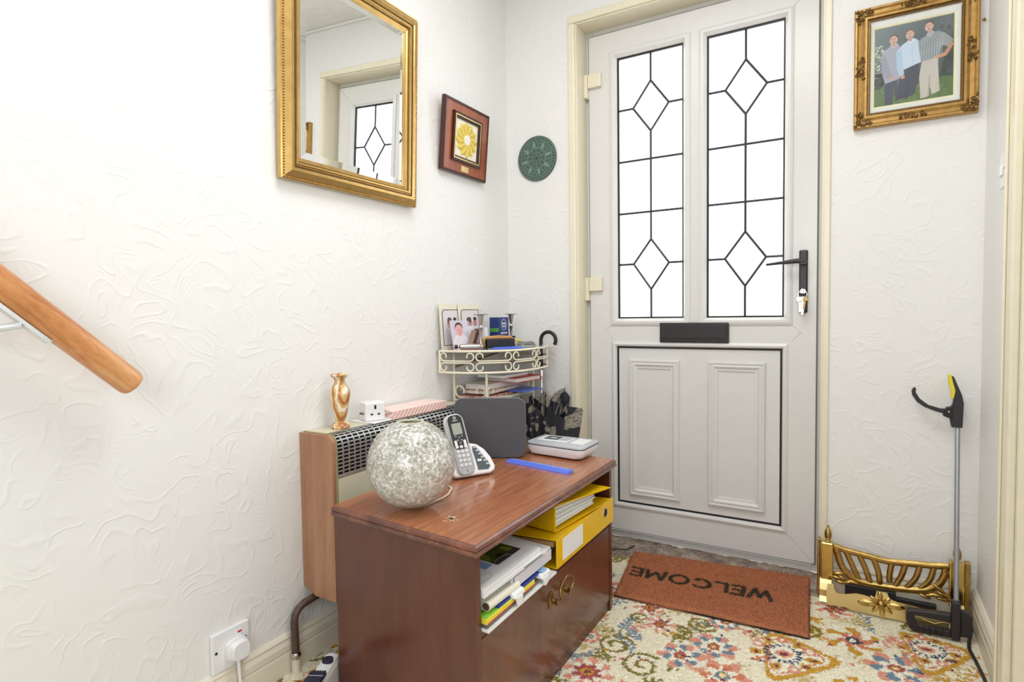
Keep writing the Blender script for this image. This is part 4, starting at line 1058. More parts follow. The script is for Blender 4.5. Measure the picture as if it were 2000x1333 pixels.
    for sd in (-1, 1):
        for i in range(8): mb.tube([(sd*.058, .002, .009+i*.0042), (sd*.064, -.019, .008+i*.0043)], .0007, 4)
    mb.build('light_bristle_tuft', 'iron', t)
    # silver tube of cream
    t = thing('cream_tube', 'silver squeezed tube lying on the pink envelope', 'tube', (.128, -.495, zT+.002), radians(38))
    mb = MB(); n = 14
    rings = [(-.045, .004, .004), (-.040, .005, .005), (-.036, .010, .010), (-.01, .0125, .011), (.02, .013, .010), (.040, .013, .010), (.046, .010, .010)]
    for x, ry, rz_ in rings: mb.v += [(x, ry*cos(2*pi*j/n), .0125+rz_*sin(2*pi*j/n)) for j in range(n)]
    for i in range(len(rings)-1):
        for j in range(n): mb.f.append((i*n+j, i*n+(j+1) % n, (i+1)*n+(j+1) % n, (i+1)*n+j))
    mb.f += [tuple(range(n))[::-1], tuple(range((len(rings)-1)*n, len(rings)*n))]; mb.build('tube_body', 'chrome', t, True)
    MB().lathe([(.0075, 0), (.0075, .010), (.006, .012)], 14, (-.057, 0, .0125), 'x').build('cap', 'black', t, True)
    tag(MB().box((-.055, -.03, 0), (.055, .03, .0012)).build('envelope', 'pinkp'), 'thin pink envelope at the left edge of the glass shelf', 'envelope').matrix_world = Matrix.Translation((.095, -.475, zT)) @ Matrix.Rotation(radians(25), 4, 'Z')
    # blue comb
    t = thing('plastic_strip', 'flat blue plastic strip lying before the clothes brush on the shelf', 'strip', (.208, -.372, zT), radians(58)); MB().hexa([(-.065, -.012, 0), (.065, -.010, 0), (.060, .010, 0), (-.055, .012, 0)], [(-.065, -.012, .007), (.065, -.010, .007), (.060, .010, .007), (-.055, .012, .007)]).build('strip_body', 'blue', t, bevel=.002); MB().box((-.050, .004, .0071), (.055, .008, .0085)).build('raised_edge', 'blue', t)
    # grey cable coil with yellow plugs
    t = thing('cable_coil', 'coiled grey cable with yellow plugs beside the right candlestick', 'cable', (.178, -.175, zT))
    pts = []
    for i in range(110):
        a = i*.2; r = .038+.004*sin(i*.37); pts.append((r*cos(a)*.9, r*sin(a)*1.25, .004+.012*i/110+.001*sin(i)))
    MB().tube(pts, .0022, 6).build('cable', 'greyb', t, True)
    MB().tube([(0.012, -.044, .015), (.014, -.047, .006)], .003, 8).build('cable_tie', 'paperw', t)
    for (dx, dy) in ((-.03, .012), (-.035, -.035)): MB().tube([(dx, dy, .021), (dx-.012, dy-.014, .024)], .0048, 10).build('yellow_plug', 'yellowp', t, True)
top_shelf_items()

def tier_items():
    z = .6592
    def bk(name, lab, cat, x0, y0, x1, y1, z0, h, mat, rz, pages=True, group=None):
        cx, cy = (x0+x1)/2, (y0+y1)/2
        t = thing(name, lab, cat, (cx, cy, z0), radians(rz), group); w_, d_ = (x1-x0)/2, (y1-y0)/2
        if pages:
            th = min(.002, h*.15)
            MB().box((-w_, -d_, 0), (w_, d_, th)).box((-w_, -d_, h-th), (w_, d_, h)).box((-w_, d_-.002, th), (w_, d_, h-th)).build('cover', mat, t)
            MB().box((-w_+.002, -d_+.003, th), (w_-.003, d_-.002, h-th)).build('pages', 'paper', t)
        else: MB().box((-w_, -d_, 0), (w_, d_, h)).build('cover', mat, t, bevel=.001)
        return t
    g = 'papers and books on the lower shelf tier'
    bk('magazine', 'pink and black patterned magazine at the bottom of the tier', 'magazine', .031, -.436, .154, -.12, z, .012, 'mag', 0, False, g)
    bk('booklet', 'bright blue booklet poking out under the red book', 'booklet', .10, -.26, .225, -.13, z+.0125, .006, 'blue', -8, False, g)
    bk('paperback', 'cream paged paperback lying under the open ledger', 'book', .03, -.42, .15, -.17, z+.019, .014, 'mag', 3, True, g)
    bk('ledger', 'cream ledger with thick page edges below the red book', 'book', .040, -.402, .142, -.15, z+.034, .019, 'foldc', -3, True, g)
    bk('book', 'red covered book near the top of the pile', 'book', .07, -.30, .218, -.128, z+.0535, .018, 'red', -6, True, g)
    bk('booklet', 'white booklet topmost of the pile on the lower tier', 'booklet', .05, -.33, .175, -.16, z+.072, .010, 'paperw', -4, False, g)
tier_items()

def umbrella():
    t = thing('umbrella', 'black floral umbrella with crook handle standing in the corner by the door', 'umbrella', (.245, -.165, 0))
    hx, hy = -.056, .105                         # top of the shaft, leaning towards the corner
    crook = [(hx+.0345-.0345*cos(a), hy, .868+.034*sin(a)) for a in np.linspace(0, pi*1.18, 16)]
    MB().tube([(hx+.008, hy-.014, .745), (hx+.003, hy-.006, .80), (hx, hy, .85)]+crook, .0078, 12).build('crook_handle', 'black', t, True)
    MB().tube([(hx+.0105, hy-.018, .716), (hx+.008, hy-.014, .742)], .009, 14).build('collar', 'chrome', t, True)
    MB().tube([(0, 0, .014), (hx+.0105, hy-.018, .716)], .0045, 10).build('shaft', 'chrome', t, True)
    MB().lathe([(.003, .007), (.004, .03), (.006, .05)], 10).build('ferrule', 'black', t, True)
    # loosely folded canopy: fabric hangs in broad folds from eight ribs
    n = 8; na = 192; nt = 44; mb = MB()
    amp = [1.75, 1.18, .62, .62, .80, 1.05, .95, 1.15]
    tips = [.600, .672, .655, .64, .635, .60, .625, .590]
    def f(th, u):
        k = (th/(2*pi)*n) % n; i = int(k); fr = k-i; s = fr*fr*(3-2*fr)
        am = amp[i]*(1-s)+amp[(i+1) % n]*s; tz = tips[i]*(1-s)+tips[(i+1) % n]*s
        rib = .5+.5*cos(2*pi*fr)
        fold = .80+.20*rib+.09*sin(th*19+u*4)*u
        r = .008+.098*am*fold*u**.62
        z = .045+(tz-.045-.030*(1-rib)*u)*u
        ax = u*.7
        return (r*cos(th+.2*u)+hx*ax*.5, r*sin(th+.2*u)*.95+hy*ax*.25, z)
    for i in range(nt+1):
        for j in range(na): mb.v.append(f(2*pi*j/na, i/nt))
    for i in range(nt):
        for j in range(na): mb.f.append((i*na+j, i*na+(j+1) % na, (i+1)*na+(j+1) % na, (i+1)*na+j))
    # hem folded inwards
    o0 = len(mb.v)
    for j in range(na):
        p = Vector(f(2*pi*j/na, 1.0)); mb.v.append((p.x*.72+hx*.16, p.y*.72+hy*.16, p.z-.045))
    for j in range(na): mb.f.append((nt*na+j, nt*na+(j+1) % na, o0+(j+1) % na, o0+j))
    mb.build('canopy', 'umb', t, True, solid=.001)
    for i in range(n):
        p = f(2*pi*i/n, 1.0)
        MB().tube([(p[0]*.5, p[1]*.5, p[2]-.12), (p[0]*.97, p[1]*.97, p[2]-.006), (p[0]*1.0, p[1]*1.0, p[2]+.010)], .0016, 6).build('rib', 'chrome', t, True)
umbrella()

# ================================================================ CABINET
BL_ = Vector((.205, -1.234, 0)); EU = Vector((.472, -.045, 0))/.472; EV = Vector((-.009, .831, 0))/.831
CW, CL = .472, .831
def cab(p): return BL_+EU*p[0]+EV*p[1]+Vector((0, 0, p[2]))
def cabinet():
    t = thing('mahogany_cabinet', 'low mahogany veneer cabinet with open shelf and drop-down front', 'cabinet', (0, 0, 0))
    def B(name, a, b, mat, bevel=0, par=t): return MB().box(a, b).map(cab).build(name, mat, par, False, bevel)
    # moulded top (profile follows left, front, right edges)
    zt = .5; lay = [(0, .5, .0), (.006, .4995, .0), (.010, .496, -.0)]
    mb = MB()
    prof = [(.009, .500), (.004, .4965), (.001, .491), (.0035, .4865), (.0, .483), (.001, .478), (.008, .4735), (.014, .471)]
    rings = [[(0, i_, z), (CW-i_, i_, z), (CW-i_, CL-i_, z), (0, CL-i_, z)] for i_, z in prof]
    for r_ in rings: mb.v += r_
    for i in range(len(prof)-1):
        for j in range(4): mb.f.append((i*4+j, i*4+(j+1) % 4, (i+1)*4+(j+1) % 4, (i+1)*4+j))
    k = (len(prof)-1)*4; mb.f += [(3, 2, 1, 0), (k, k+1, k+2, k+3)]
    mb.map(cab).build('top_moulding', 'cabedge', t)
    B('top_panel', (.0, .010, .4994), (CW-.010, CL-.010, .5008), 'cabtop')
    # scuff on the top
    c = Canvas(.06, .05, .002, (220, 196, 160))
    mb = MB(); rs = random.Random(4)
    for i in range(34):
        a = rs.uniform(0, 6.28); r = rs.uniform(0, .017)*rs.random()**.4; x, y = .325+r*cos(a), .100+r*1.3*sin(a); L = rs.uniform(.003, .007); q = rs.uniform(-.6, .6)
        mb.box((-L, -.0012, 0), (L, .0012, .0004), Matrix.Translation((x, y, .5008)) @ Matrix.Rotation(q, 4, 'Z'))
    M['scuff'] = plain('scuffed_varnish', sr(226, 200, 160), .6, var=.1); mb.map(cab).build('scuff_mark', 'scuff', t)
    x1 = CW-.014; y0, y1 = .014, CL-.014
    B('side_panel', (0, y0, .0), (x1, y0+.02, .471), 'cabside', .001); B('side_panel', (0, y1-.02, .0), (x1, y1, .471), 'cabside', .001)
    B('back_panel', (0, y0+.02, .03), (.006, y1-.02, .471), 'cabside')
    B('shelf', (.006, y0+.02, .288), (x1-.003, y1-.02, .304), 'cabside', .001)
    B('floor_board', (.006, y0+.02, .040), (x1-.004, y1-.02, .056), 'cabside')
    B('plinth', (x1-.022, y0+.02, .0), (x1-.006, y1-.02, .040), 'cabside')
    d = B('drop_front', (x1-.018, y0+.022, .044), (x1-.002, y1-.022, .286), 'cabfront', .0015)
    # bail handle
    h = MB()
    yc = (.352+.457)/2; zc = .232; xx = x1-.002
    def loc(p): return cab(Vector((xx+p[0], yc+p[1], zc+p[2])))
    pts = [(.020, -.037, -.004), (.026, -.030, -.001), (.030, -.032, .008), (.031, -.042, .020), (.031, -.040, .034), (.031, -.025, .047), (.031, 0, .053), (.031, .025, .047), (.031, .040, .034), (.031, .042, .020), (.030, .032, .008), (.026, .030, -.001), (.020, .037, -.004)]
    hh = MB().tube([loc(p) for p in pts], .0030, 8).build('handle', 'antique', d, True)
    for s in (-1, 1):
        MB().lathe([(.0, 0), (.013, 0), (.0155, .0015), (.012, .004), (.006, .006), (.0045, .016), (.006, .018), (.006, .022), (.003, .025), (0, .026)], 18, (0, 0, 0), 'x', cap=False).map(lambda p, s=s: loc(Vector((p.x, s*.037+p.y, -.004+p.z*1.5)))).build('handle_rose', 'antique', d, True)
    # metal runner under the top
    B('metal_runner', (.24, y0+.024, .462), (x1-.01, y0+.034, .4705), 'grille')
    return t
cabinet()

ZT = .5010
def globe():
    t = thing('crackle_globe_lamp', 'round crackled silvered glass globe lamp on the cabinet', 'lamp', (.391, -1.140, ZT))
    r = .109
    prof = []
    for i in range(49):
        a = -pi/2+.16+(pi-.16-.30)*i/48; prof.append((r*cos(a), .110+r*sin(a)))
    prof = [(prof[0][0], .0035)]+prof
    o = MB().lathe(prof, 72, cap=False).build('glass_globe', 'crackle', t, True); md = o.modifiers.new('s', 'SOLIDIFY'); md.thickness = .002
    M['rimglass'] = plain('pale_glass_rim', sr(226, 228, 196), .12)
    zt = prof[-1][1]; MB().lathe([(prof[-1][0]+.0005, zt-.001), (prof[-1][0]+.0005, zt+.001), (prof[-1][0]-.003, zt+.001), (prof[-1][0]-.003, zt-.003)], 40, cap=False).build('rim', 'rimglass', t, True)
    MB().lathe([(.0, .004), (.015, .004), (.015, .008), (.014, .010), (.013, .034), (0, .036)], 24, cap=False).build('lamp_base', 'white', t, True)
    MB().ball((0, 0, .055), (.016, .016, .022), 14, 10).build('bulb', 'paperw', t, True)
    MB().tube([(.026, .010, .004), (.03, .085, .0035), (.024, .118, .0035), (.0, .165, .0035), (-.020, .178, .0035), (-.034, .160, .0035), (-.036, .12, .0035), (-.05, .108, .0035)], .0026, 8).build('cord', 'creamc', t, True)
globe()

def phone():
    t = thing('cordless_phone', 'silver and black cordless telephone standing in its answering base', 'telephone', (.345, -.826, ZT), radians(-30))
    # local: +x faces the viewer side, y to the right
    def prism_yz(pts, x, th, tilt, off):
        pass
    Lc = .0
    # base: wedge whose sloping face leans back, rounded outline
    tilt = radians(27)   # lean back from vertical
    Mx = Matrix.Translation((.045, 0, .010)) @ Matrix.Rotation(-tilt, 4, 'Y')
    # outline in local (y, z) of leaning face
    out = [(-.070, .006), (-.058, -.001), (.050, -.001), (.066, .006), (.070, .018), (.062, .045), (.046, .072), (.024, .090), (.0, .096), (-.03, .094), (-.070, .060)]
    def plate(o_, x0, x1): return MB().prism([(x0, y, z) for y, z in o_], 0, (x1-x0, 0, 0)).map(lambda p: Mx @ p)
    plate(out, -.020, 0).build('base', 'white', t, True, bevel=.005, segs=3)
    MB().prism([(-.05, -.062, .0), (.030, -.062, .0), (.030, .055, .0), (-.05, .045, .0)], 0, (0, 0, .012)).build('base_foot', 'lgrey', t, bevel=.004)
    M['keypan'] = plain('dark_key_panel', sr(84, 92, 100), .3)
    pan = [(.012, .012), (.044, .010), (.052, .018), (.050, .030), (.018, .082), (.008, .084), (.006, .070), (.010, .040)]
    plate(pan, -.0002, .0016).build('answer_panel', 'keypan', t)
    for i in range(6):
        q = i/5; cy_, cz_ = .044-.030*q, .026+.054*q
        MB().box((.0015, cy_-.0055, cz_-.0035), (.0045, cy_+.0055, cz_+.0035)).map(lambda p: Mx @ p).build('answer_key', 'lgrey', t, bevel=.001)
    MB().box((.0015, .014, .036), (.004, .028, .043)).map(lambda p: Mx @ p).build('answer_key', 'white', t, bevel=.001)
    # handset leaning in the cradle on the left side, with a small roll
    hs = MB(); W, H, T = .056, .182, .024
    Mh = Matrix.Translation((.052, -.026, .014)) @ Matrix.Rotation(-radians(22), 4, 'Y') @ Matrix.Rotation(radians(5), 4, 'X')
    def rr(w, h, r, z0=0, n=7):
        pts = []
        for (cx, cz, a0) in ((w/2-r, z0+r, -pi/2), (w/2-r, z0+h-r, 0), (-w/2+r, z0+h-r, pi/2), (-w/2+r, z0+r, pi)):
            for i in range(n): a = a0+(pi/2)*i/(n-1); pts.append((cx+r*cos(a), cz+r*sin(a)))
        return pts
    def hp(pts, x0, x1): return MB().prism([(x0, y, z) for y, z in pts], 0, (x1-x0, 0, 0)).map(lambda p: Mh @ p)
    hb = hp(rr(W, H, .022), -T, 0).build('handset', 'lgrey', t, True, bevel=.004, segs=3)
    hp(rr(W+.003, H+.003, .0235, -.0015), -T*.85, -T*.2).build('handset_rim', 'white', hb, True)
    hp(rr(W-.010, H*.56, .016, H*.42), -.001, .0012).build('black_face', 'black', hb, True)
    hp(rr(.030, .034, .002, H*.66), .001, .0018).build('screen', 'screen', hb)
    MB().lathe([(.0055, .0012), (.0055, .0022), (.003, .0022)], 16, (0, 0, H*.935), 'x').map(lambda p: Mh @ p).build('earpiece', 'greyb', hb)
    hp([(-.008, H*.885), (.008, H*.885), (.008, H*.893), (-.008, H*.893)], .001, .0018).build('badge', 'white', hb)
    for sgn in (-1, 1): hp(rr(.008, .022, .003, H*.445), .001, .0022).map(lambda p, s=sgn: p+Vector((0, s*.0145, 0))).build('call_key', 'white', hb)
    for (ky, kz) in ((0, .60), (-.006, .555), (.006, .555), (0, .51), (-.010, .62), (.010, .62)):
        hp(rr(.0055, .0045, .001, H*kz), .001, .0020).map(lambda p, s=ky: p+Vector((0, s, 0))).build('nav_key', 'greyb', hb)
    M['keyw'] = plain('key_white', sr(228, 228, 226), .35)
    for r_ in range(5):
        for c_ in range(3):
            hp(rr(.0095, .0085, .0025, .026+r_*.0155*.86), .0, .0016).map(lambda p, s=(c_-1)*.0135: p+Vector((0, s, 0))).build('key', 'keyw', hb)
    hp([(-.0008, .008), (.0008, .008), (.0008, .017), (-.0008, .017)], .0, .0006).build('microphone', 'black', hb)
phone()

def router():
    t = thing('router', 'slim dark grey rounded router standing upright behind the telephone', 'router', (.293, -.628, ZT), radians(28.5))
    def rr(w, h, r, z0=0, n=7):
        pts = []
        for (cx, cz, a0) in ((w/2-r, z0+r, -pi/2), (w/2-r, z0+h-r, 0), (-w/2+r, z0+h-r, pi/2), (-w/2+r, z0+r, pi)):
            for i in range(n): a = a0+(pi/2)*i/(n-1); pts.append((cx+r*cos(a), cz+r*sin(a)))
        return pts
    Mr = Matrix.Rotation(radians(-4), 4, 'X')
    MB().prism([(x, -.004, z) for x, z in rr(.236, .196, .028, .002)], 0, (0, .004, 0)).map(lambda p: Mr @ p).build('front_face', 'router', t, True, bevel=.001)
    M['routerb'] = plain('router_rim', sr(108, 106, 106), .4)
    MB().prism([(x, 0, z) for x, z in rr(.240, .199, .030, .001)], 0, (0, .016, 0)).map(lambda p: Mr @ p).build('shell', 'routerb', t, True, bevel=.003)
    MB().box((-.06, -.006, 0), (.06, .022, .004)).build('foot', 'black', t)
router()

def device():
    # small white tabletop unit with grey lid, screen and keys
    p0, p1, p2, p3 = Vector((.366, -.527, 0)), Vector((.590, -.548, 0)), Vector((.590, -.392, 0)), Vector((.37, -.388, 0))
    t = thing('tabletop_device', 'white rounded electronic device with grey lid and small screen on the cabinet', 'device', (0, 0, ZT))
    c = (p0+p1+p2+p3)/4
    def rc(k, z, r=.028, n=6):
        pts = []
        P = [c+(p-c)*k for p in (p0, p1, p2, p3)]
        for i in range(4):
            a, b, d = P[i-1], P[i], P[(i+1) % 4]; u = (a-b).normalized(); v = (d-b).normalized()
            for j in range(n):
                q = j/(n-1); s = b+u*r*(1-q)**2+v*r*q**2; pts.append((s.x, s.y, z))
        return pts
    def stack(lv, name, mat, par=t):
        mb = MB(); n = 24
        for k, z in lv: mb.v += rc(k, z)
        for i in range(len(lv)-1):
            for j in range(n): mb.f.append((i*n+j, i*n+(j+1) % n, (i+1)*n+(j+1) % n, (i+1)*n+j))
        mb.f += [tuple(range(n))[::-1], tuple(range((len(lv)-1)*n, len(lv)*n))]; return mb.build(name, mat, par, True)
    stack([(.80, .003), (.90, .007), (.985, .022), (.995, .036)], 'case', 'white')
    stack([(.997, .0362), (.997, .0385)], 'black_seam', 'black')
    M['lid'] = plain('silver_lid', sr(186, 190, 196), .3)
    stack([(.985, .0387), (.975, .0435), (.95, .0445)], 'lid', 'lid')
    def B(n_, u0, u1, v0, v1, h, mat, par=t):
        def at(u, v, z): q = (p0*(1-u)+p1*u)*(1-v)+(p3*(1-u)+p2*u)*v; return (q.x, q.y, z)
        return MB().hexa([at(u0, v0, .0446), at(u1, v0, .0446), at(u1, v1, .0446), at(u0, v1, .0446)], [at(u0, v0, h), at(u1, v0, h), at(u1, v1, h), at(u0, v1, h)]).build(n_, mat, par, bevel=.0006)
    B('clear_cover', .10, .62, .34, .86, .0462, 'white'); B('screen', .18, .42, .46, .82, .0470, 'keypan'); B('screen_line', .26, .36, .60, .66, .0474, 'white'); B('side_panel', .44, .60, .46, .82, .0470, 'lid'); B('key_field', .68, .90, .34, .86, .0462, 'white')
    for i in range(3):
        for j in range(3): B('key', .70+i*.065, .745+i*.065, .42+j*.14, .50+j*.14, .0472, 'keyw')
device()

def ruler():
    t = thing('ruler', 'blue plastic ruler lying on the cabinet top', 'ruler', (.489, -.656, ZT), radians(-9.5))
    MB().hexa([(-.122, -.015, 0), (.122, -.018, 0), (.122, .016, 0), (-.122, .013, 0)], [(-.120, -.010, .008), (.120, -.012, .008), (.120, .014, .008), (-.120, .011, .008)]).build('ruler_body', 'blue', t, bevel=.0015)
    M['bluel'] = plain('blue_light_edge', sr(120, 148, 238), .3); MB().hexa([(-.112, .000, .0081), (.110, -.001, .0081), (.110, .012, .0081), (-.112, .009, .0081)], [(-.112, .000, .0092), (.110, -.001, .0092), (.110, .012, .0092), (-.112, .009, .0092)]).build('raised_face', 'bluel', t)
ruler()

# ---------------------------------------------------------------- binders
def binders():
    z0 = .3045; h = .078
    # lower binder: spine faces the room
    t = thing('lever_arch_file', 'yellow lever arch file with white spine label, lying lowest', 'file', (.668, -.892, z0), radians(.5))
    L, D = .418, .27
    MB().box((-.004, 0, 0), (0, L, h)).build('spine', 'yellow', t, bevel=.0015)
    K = L-.018
    MB().box((-D, 0, 0), (-.004, K, .003)).build('cover', 'yellow', t); MB().hexa([(-D, 0, h-.012), (-.004, 0, h-.003), (-.004, K, h-.003), (-D, K, h-.012)], [(-D, 0, h-.009), (-.004, 0, h), (-.004, K, h), (-D, K, h-.009)]).build('cover', 'yellow', t)
    MB().box((-D+.02, .012, .004), (-.06, L-.03, .050)).build('papers', 'paper', t)
    MB().hexa([(-D+.03, .004, .050), (-.012, .002, .056), (-.012, .03, .056), (-D+.03, .03, .050)], [(-D+.03, .004, .062), (-.012, .002, .070), (-.012, .03, .070), (-D+.03, .03, .062)]).build('card_divider', 'kraft', t)
    MB().box((0, .035, .012), (.0012, .168, .070)).map(lambda p: Vector((p.x, p.y, p.z))).build('spine_label', 'paperw', t)
    MB().lathe([(.0155, 0), (.0155, .0018), (.012, .0018), (.012, 0)], 24, (0, .346, .048), 'x').build('finger_ring', 'chrome', t, True)
    MB().lathe([(.0, .0006), (.012, .0006)], 24, (0, .346, .048), 'x', cap=False).build('ring_hole', 'void', t)
    RX = Matrix.Rotation(pi/2, 4, 'Z') @ Matrix.Rotation(pi/2, 4, 'X')
    # upper binder: open side faces the room, spine towards the left
    z1 = z0+h+.002
    u = thing('lever_arch_file', 'yellow lever arch file crammed with papers, lying on the other file', 'file', (.642, -.850, z1), radians(-9))
    H2 = .074; L2 = .26; D2 = .25
    MB().box((-D2, 0, 0), (0, .004, H2)).build('spine', 'yellow', u, bevel=.001)
    MB().lathe([(.0155, 0), (.0155, .0018), (.012, .0018), (.012, 0)], 24, (-.078, -.0012, .046), 'y').build('finger_ring', 'chrome', u, True)
    M['ringin'] = plain('ring_inside', sr(120, 104, 84), .5); MB().lathe([(0, 0.0002), (.012, .0002)], 24, (-.078, -.0010, .046), 'y', cap=False).build('ring_hole', 'ringin', u)
    MB().hexa([(-D2, .004, 0), (0, .004, 0), (-.01, L2, .006), (-D2, L2, .006)], [(-D2, .004, .003), (0, .004, .003), (-.01, L2, .009), (-D2, L2, .009)]).build('cover', 'yellow', u)
    MB().hexa([(-D2, .004, H2-.003), (0, .004, H2-.003), (.010, L2+.02, H2-.016), (-D2, L2, H2-.016)], [(-D2, .004, H2), (0, .004, H2), (.010, L2+.02, H2-.0135), (-D2, L2, H2-.0135)]).build('cover', 'yellow', u)
    rs = random.Random(6)
    for i in range(15):
        z = .006+i*.0040; e = rs.uniform(0, .012); y1_ = L2-.02-rs.uniform(0, .03)-abs(i-8)*.002; dz = .003*sin(i*.8)
        MB().hexa([(-D2+.02, .008, z), (-.004-e, .008, z), (-.008-e, y1_, z*.62+.016+dz*.3), (-D2+.02, y1_, z*.62+.016)], [(-D2+.02, .008, z+.0033), (-.004-e, .008, z+.0033), (-.008-e, y1_, z*.62+.0182+dz*.3), (-D2+.02, y1_, z*.62+.0182)]).build('paper_sheaf', 'paper', u)
binders()

def magazines():
    x1 = CW-.008; y0 = .036
    def sheet(name, lab, cat, a, b, z, th, mat, rz=0, extra=None, ins=0, dz=0):
        t = thing(name, lab, cat, tuple(cab(Vector((0, 0, 0)))), 0, 'papers stacked on the cabinet shelf')
        R = Matrix.Translation((x1, y0, 0)) @ Matrix.Rotation(radians(rz), 4, 'Z')
        def mp(p): q = R @ p; q2 = EU*q.x+EV*q.y+Vector((0, 0, q.z)); return q2
        MB().box((-.23, a, z), (ins, b, z+th)).map(mp).build('cover', mat, t, bevel=min(.0008, th*.3))
        if extra: extra(t, mp, z, th)
        return t
    M['lime2'] = plain('lime_cover', sr(150, 214, 70), .35); M['royal'] = plain('royal_blue_cover', sr(44, 62, 158), .35); M['grn'] = plain('grey_green_cover', sr(112, 108, 96), .4); M['lemon'] = plain('lemon_cover', sr(238, 222, 70), .35); M['sky'] = plain('sky_print', sr(140, 180, 222), .4)
    z = .3045
    def tray(t, mp, z, th):
        m_ = MB()
        for i in range(5): m_.tube([mp(Vector((.012, .004+i*.006, z+.002))), mp(Vector((.012, .004+i*.006, z+.009)))], .0013, 6)
        m_.build('binding_loops', 'white', t)
    sheet('plastic_wallet', 'white plastic wallet with punched edge, lowest on the cabinet shelf', 'wallet', .0, .33, z, .006, 'white', 0, tray, .012)
    sheet('booklet', 'grey-green booklet lying on the punched plastic wallet', 'booklet', .004, .245, z+.0062, .009, 'grn', 1, None, .006)
    sheet('book', 'yellow and lime green book in the stack on the cabinet shelf', 'book', .002, .22, z+.0155, .012, 'lemon', 0, lambda t, mp, z, th: [MB().box((-.2, .003, z+th), (.004, .12, z+th+.0006)).map(mp).build('lime_panel', 'lime2', t), MB().box((.0062, .006, z), (.0072, .218, z+.0018)).map(mp).build('red_line', 'red', t)], .006)
    sheet('booklet', 'royal blue booklet above the yellow book on the shelf', 'booklet', .055, .27, z+.0283, .005, 'royal', 0, None, .004)
    sheet('box_file', 'white box file with clear plastic cover at the right of the stack', 'file', .125, .325, z+.036, .034, 'paperw', 0, lambda t, mp, z, th: MB().box((.0005, .130, z+.004), (.0012, .320, z+th-.004)).map(mp).build('plastic_window', 'lilac', t), -.004)
    # rolled catalogue at the left
    t = thing('curled_catalogue', 'white catalogue with curled spine at the left of the stack', 'catalogue', tuple(cab(Vector((x1+.004, y0+.022, z+.034)))), radians(-1))
    MB().box((-.22, .0, 0), (-.012, .120, .018)).build('pages', 'paper', t); MB().tube([(-.012, .0, .010), (-.010, .125, .010)], [.0105, .0095], 14).build('curled_spine', 'foldc', t, True); MB().lathe([(0, -.0012), (.0085, -.0012)], 14, (-.012, 0, .010), 'y', cap=False).build('brown_inside', 'brown', t)
    sheet('brochure', 'white brochure with black edge line under the landscape brochure', 'brochure', .002, .285, z+.071, .009, 'paperw', -1.5, lambda t, mp, z, th: MB().box((.0005, .17, z+.003), (.0012, .26, z+.0045)).map(mp).build('black_line', 'black', t), 0)
    def pic(t, mp, z, th):
        zz = z+th+.0003
        c = Canvas(.115, .085, .0015, (70, 86, 40)); n = snoise(c.X, c.Y, 60, 31); c.put(n > .1, (122, 132, 50)); c.put(n < -.22, (34, 40, 26)); c.put(c.Y > .066, (70, 64, 58))
        P = np.zeros(c.X.shape+(3,))
        for i in range(c.ny):
            for j in range(c.nx): q = mp(Vector((-.124+c.Y[i, j], .118+c.X[i, j]*.95, zz))); P[i, j] = q
        c.mesh_from('landscape_picture', 'vcgloss', P, t)
        MB().box((-.13, .082, zz), (-.05, .112, zz+.0003)).map(mp).build('blue_band', 'sky', t)
        for (a, b) in ((-.045, .15), (-.03, .04)):
            m_ = MB(); m_.tube([mp(Vector((a+.012*cos(q), b+.034*sin(q), zz+.0004))) for q in np.linspace(0, 2*pi, 20)[:-1]], .0004, 4, close=True); m_.build('oval_outline', 'greyb', t)
    sheet('brochure', 'white brochure with green landscape picture, top of the stack', 'brochure', .001, .262, z+.0805, .010, 'paperw', 0, pic, 0)
    # two moulded plastic clips hanging out of the stack
    for i, (yy, zz, lab) in enumerate(((.128, .034, 'white moulded plastic clip hanging out beside the curled catalogue'), (.262, .026, 'white moulded plastic clip with blue window by the box file'))):
        p = cab(Vector((x1+.010, y0+yy, z+zz))); t = thing('plastic_clip', lab, 'clip', tuple(p), 0, 'white plastic clips in the stack')
        MB().hexa([(-.02, -.022, -.006), (.008, -.020, -.008), (.008, .026, -.006), (-.02, .026, -.004)], [(-.02, -.020, .006), (.004, -.018, .005), (.004, .024, .006), (-.02, .024, .008)]).build('clip_body', 'white', t, bevel=.004)
        MB().hexa([(.002, -.008, -.026), (.009, -.008, -.026), (.009, .008, -.022), (.002, .008, -.022)], [(.0, -.014, -.004), (.008, -.014, -.004), (.008, .014, -.004), (.0, .014, -.004)]).build('clip_tab', 'white', t, bevel=.002)
        if i: MB().box((-.015, -.012, .0075), (.002, .014, .0095)).build('blue_window', 'sky', t, bevel=.001)
magazines()

def plastic_case():
    t = thing('plastic_case', 'white plastic case with navy ribbed pad on the floor beside the cabinet', 'case', (.212, -1.268, .008), radians(26.5))
    MB().box((-.034, -.20, 0), (.010, .085, .092)).build('case_body', 'white', t, bevel=.016)
    MB().box((-.031, -.17, .0921), (.012, -.022, .104)).build('navy_pad', 'navy', t, bevel=.010)
    mb = MB()
    for i in range(6): mb.box((-.026+i*.006, -.0225, .0925), (-.0225+i*.006, -.0185, .101))
    mb.build('ribbing', 'navy', t); MB().tube([(-.026, -.045, .1042), (.010, -.045, .1042)], .0010, 6).build('pale_seam', 'lgrey', t)
    MB().lathe([(.0, .0), (.014, .0), (.014, .006), (0, .007)], 20, (-.010, .035, .0915)).build('dial', 'navy', t, True)
plastic_case()

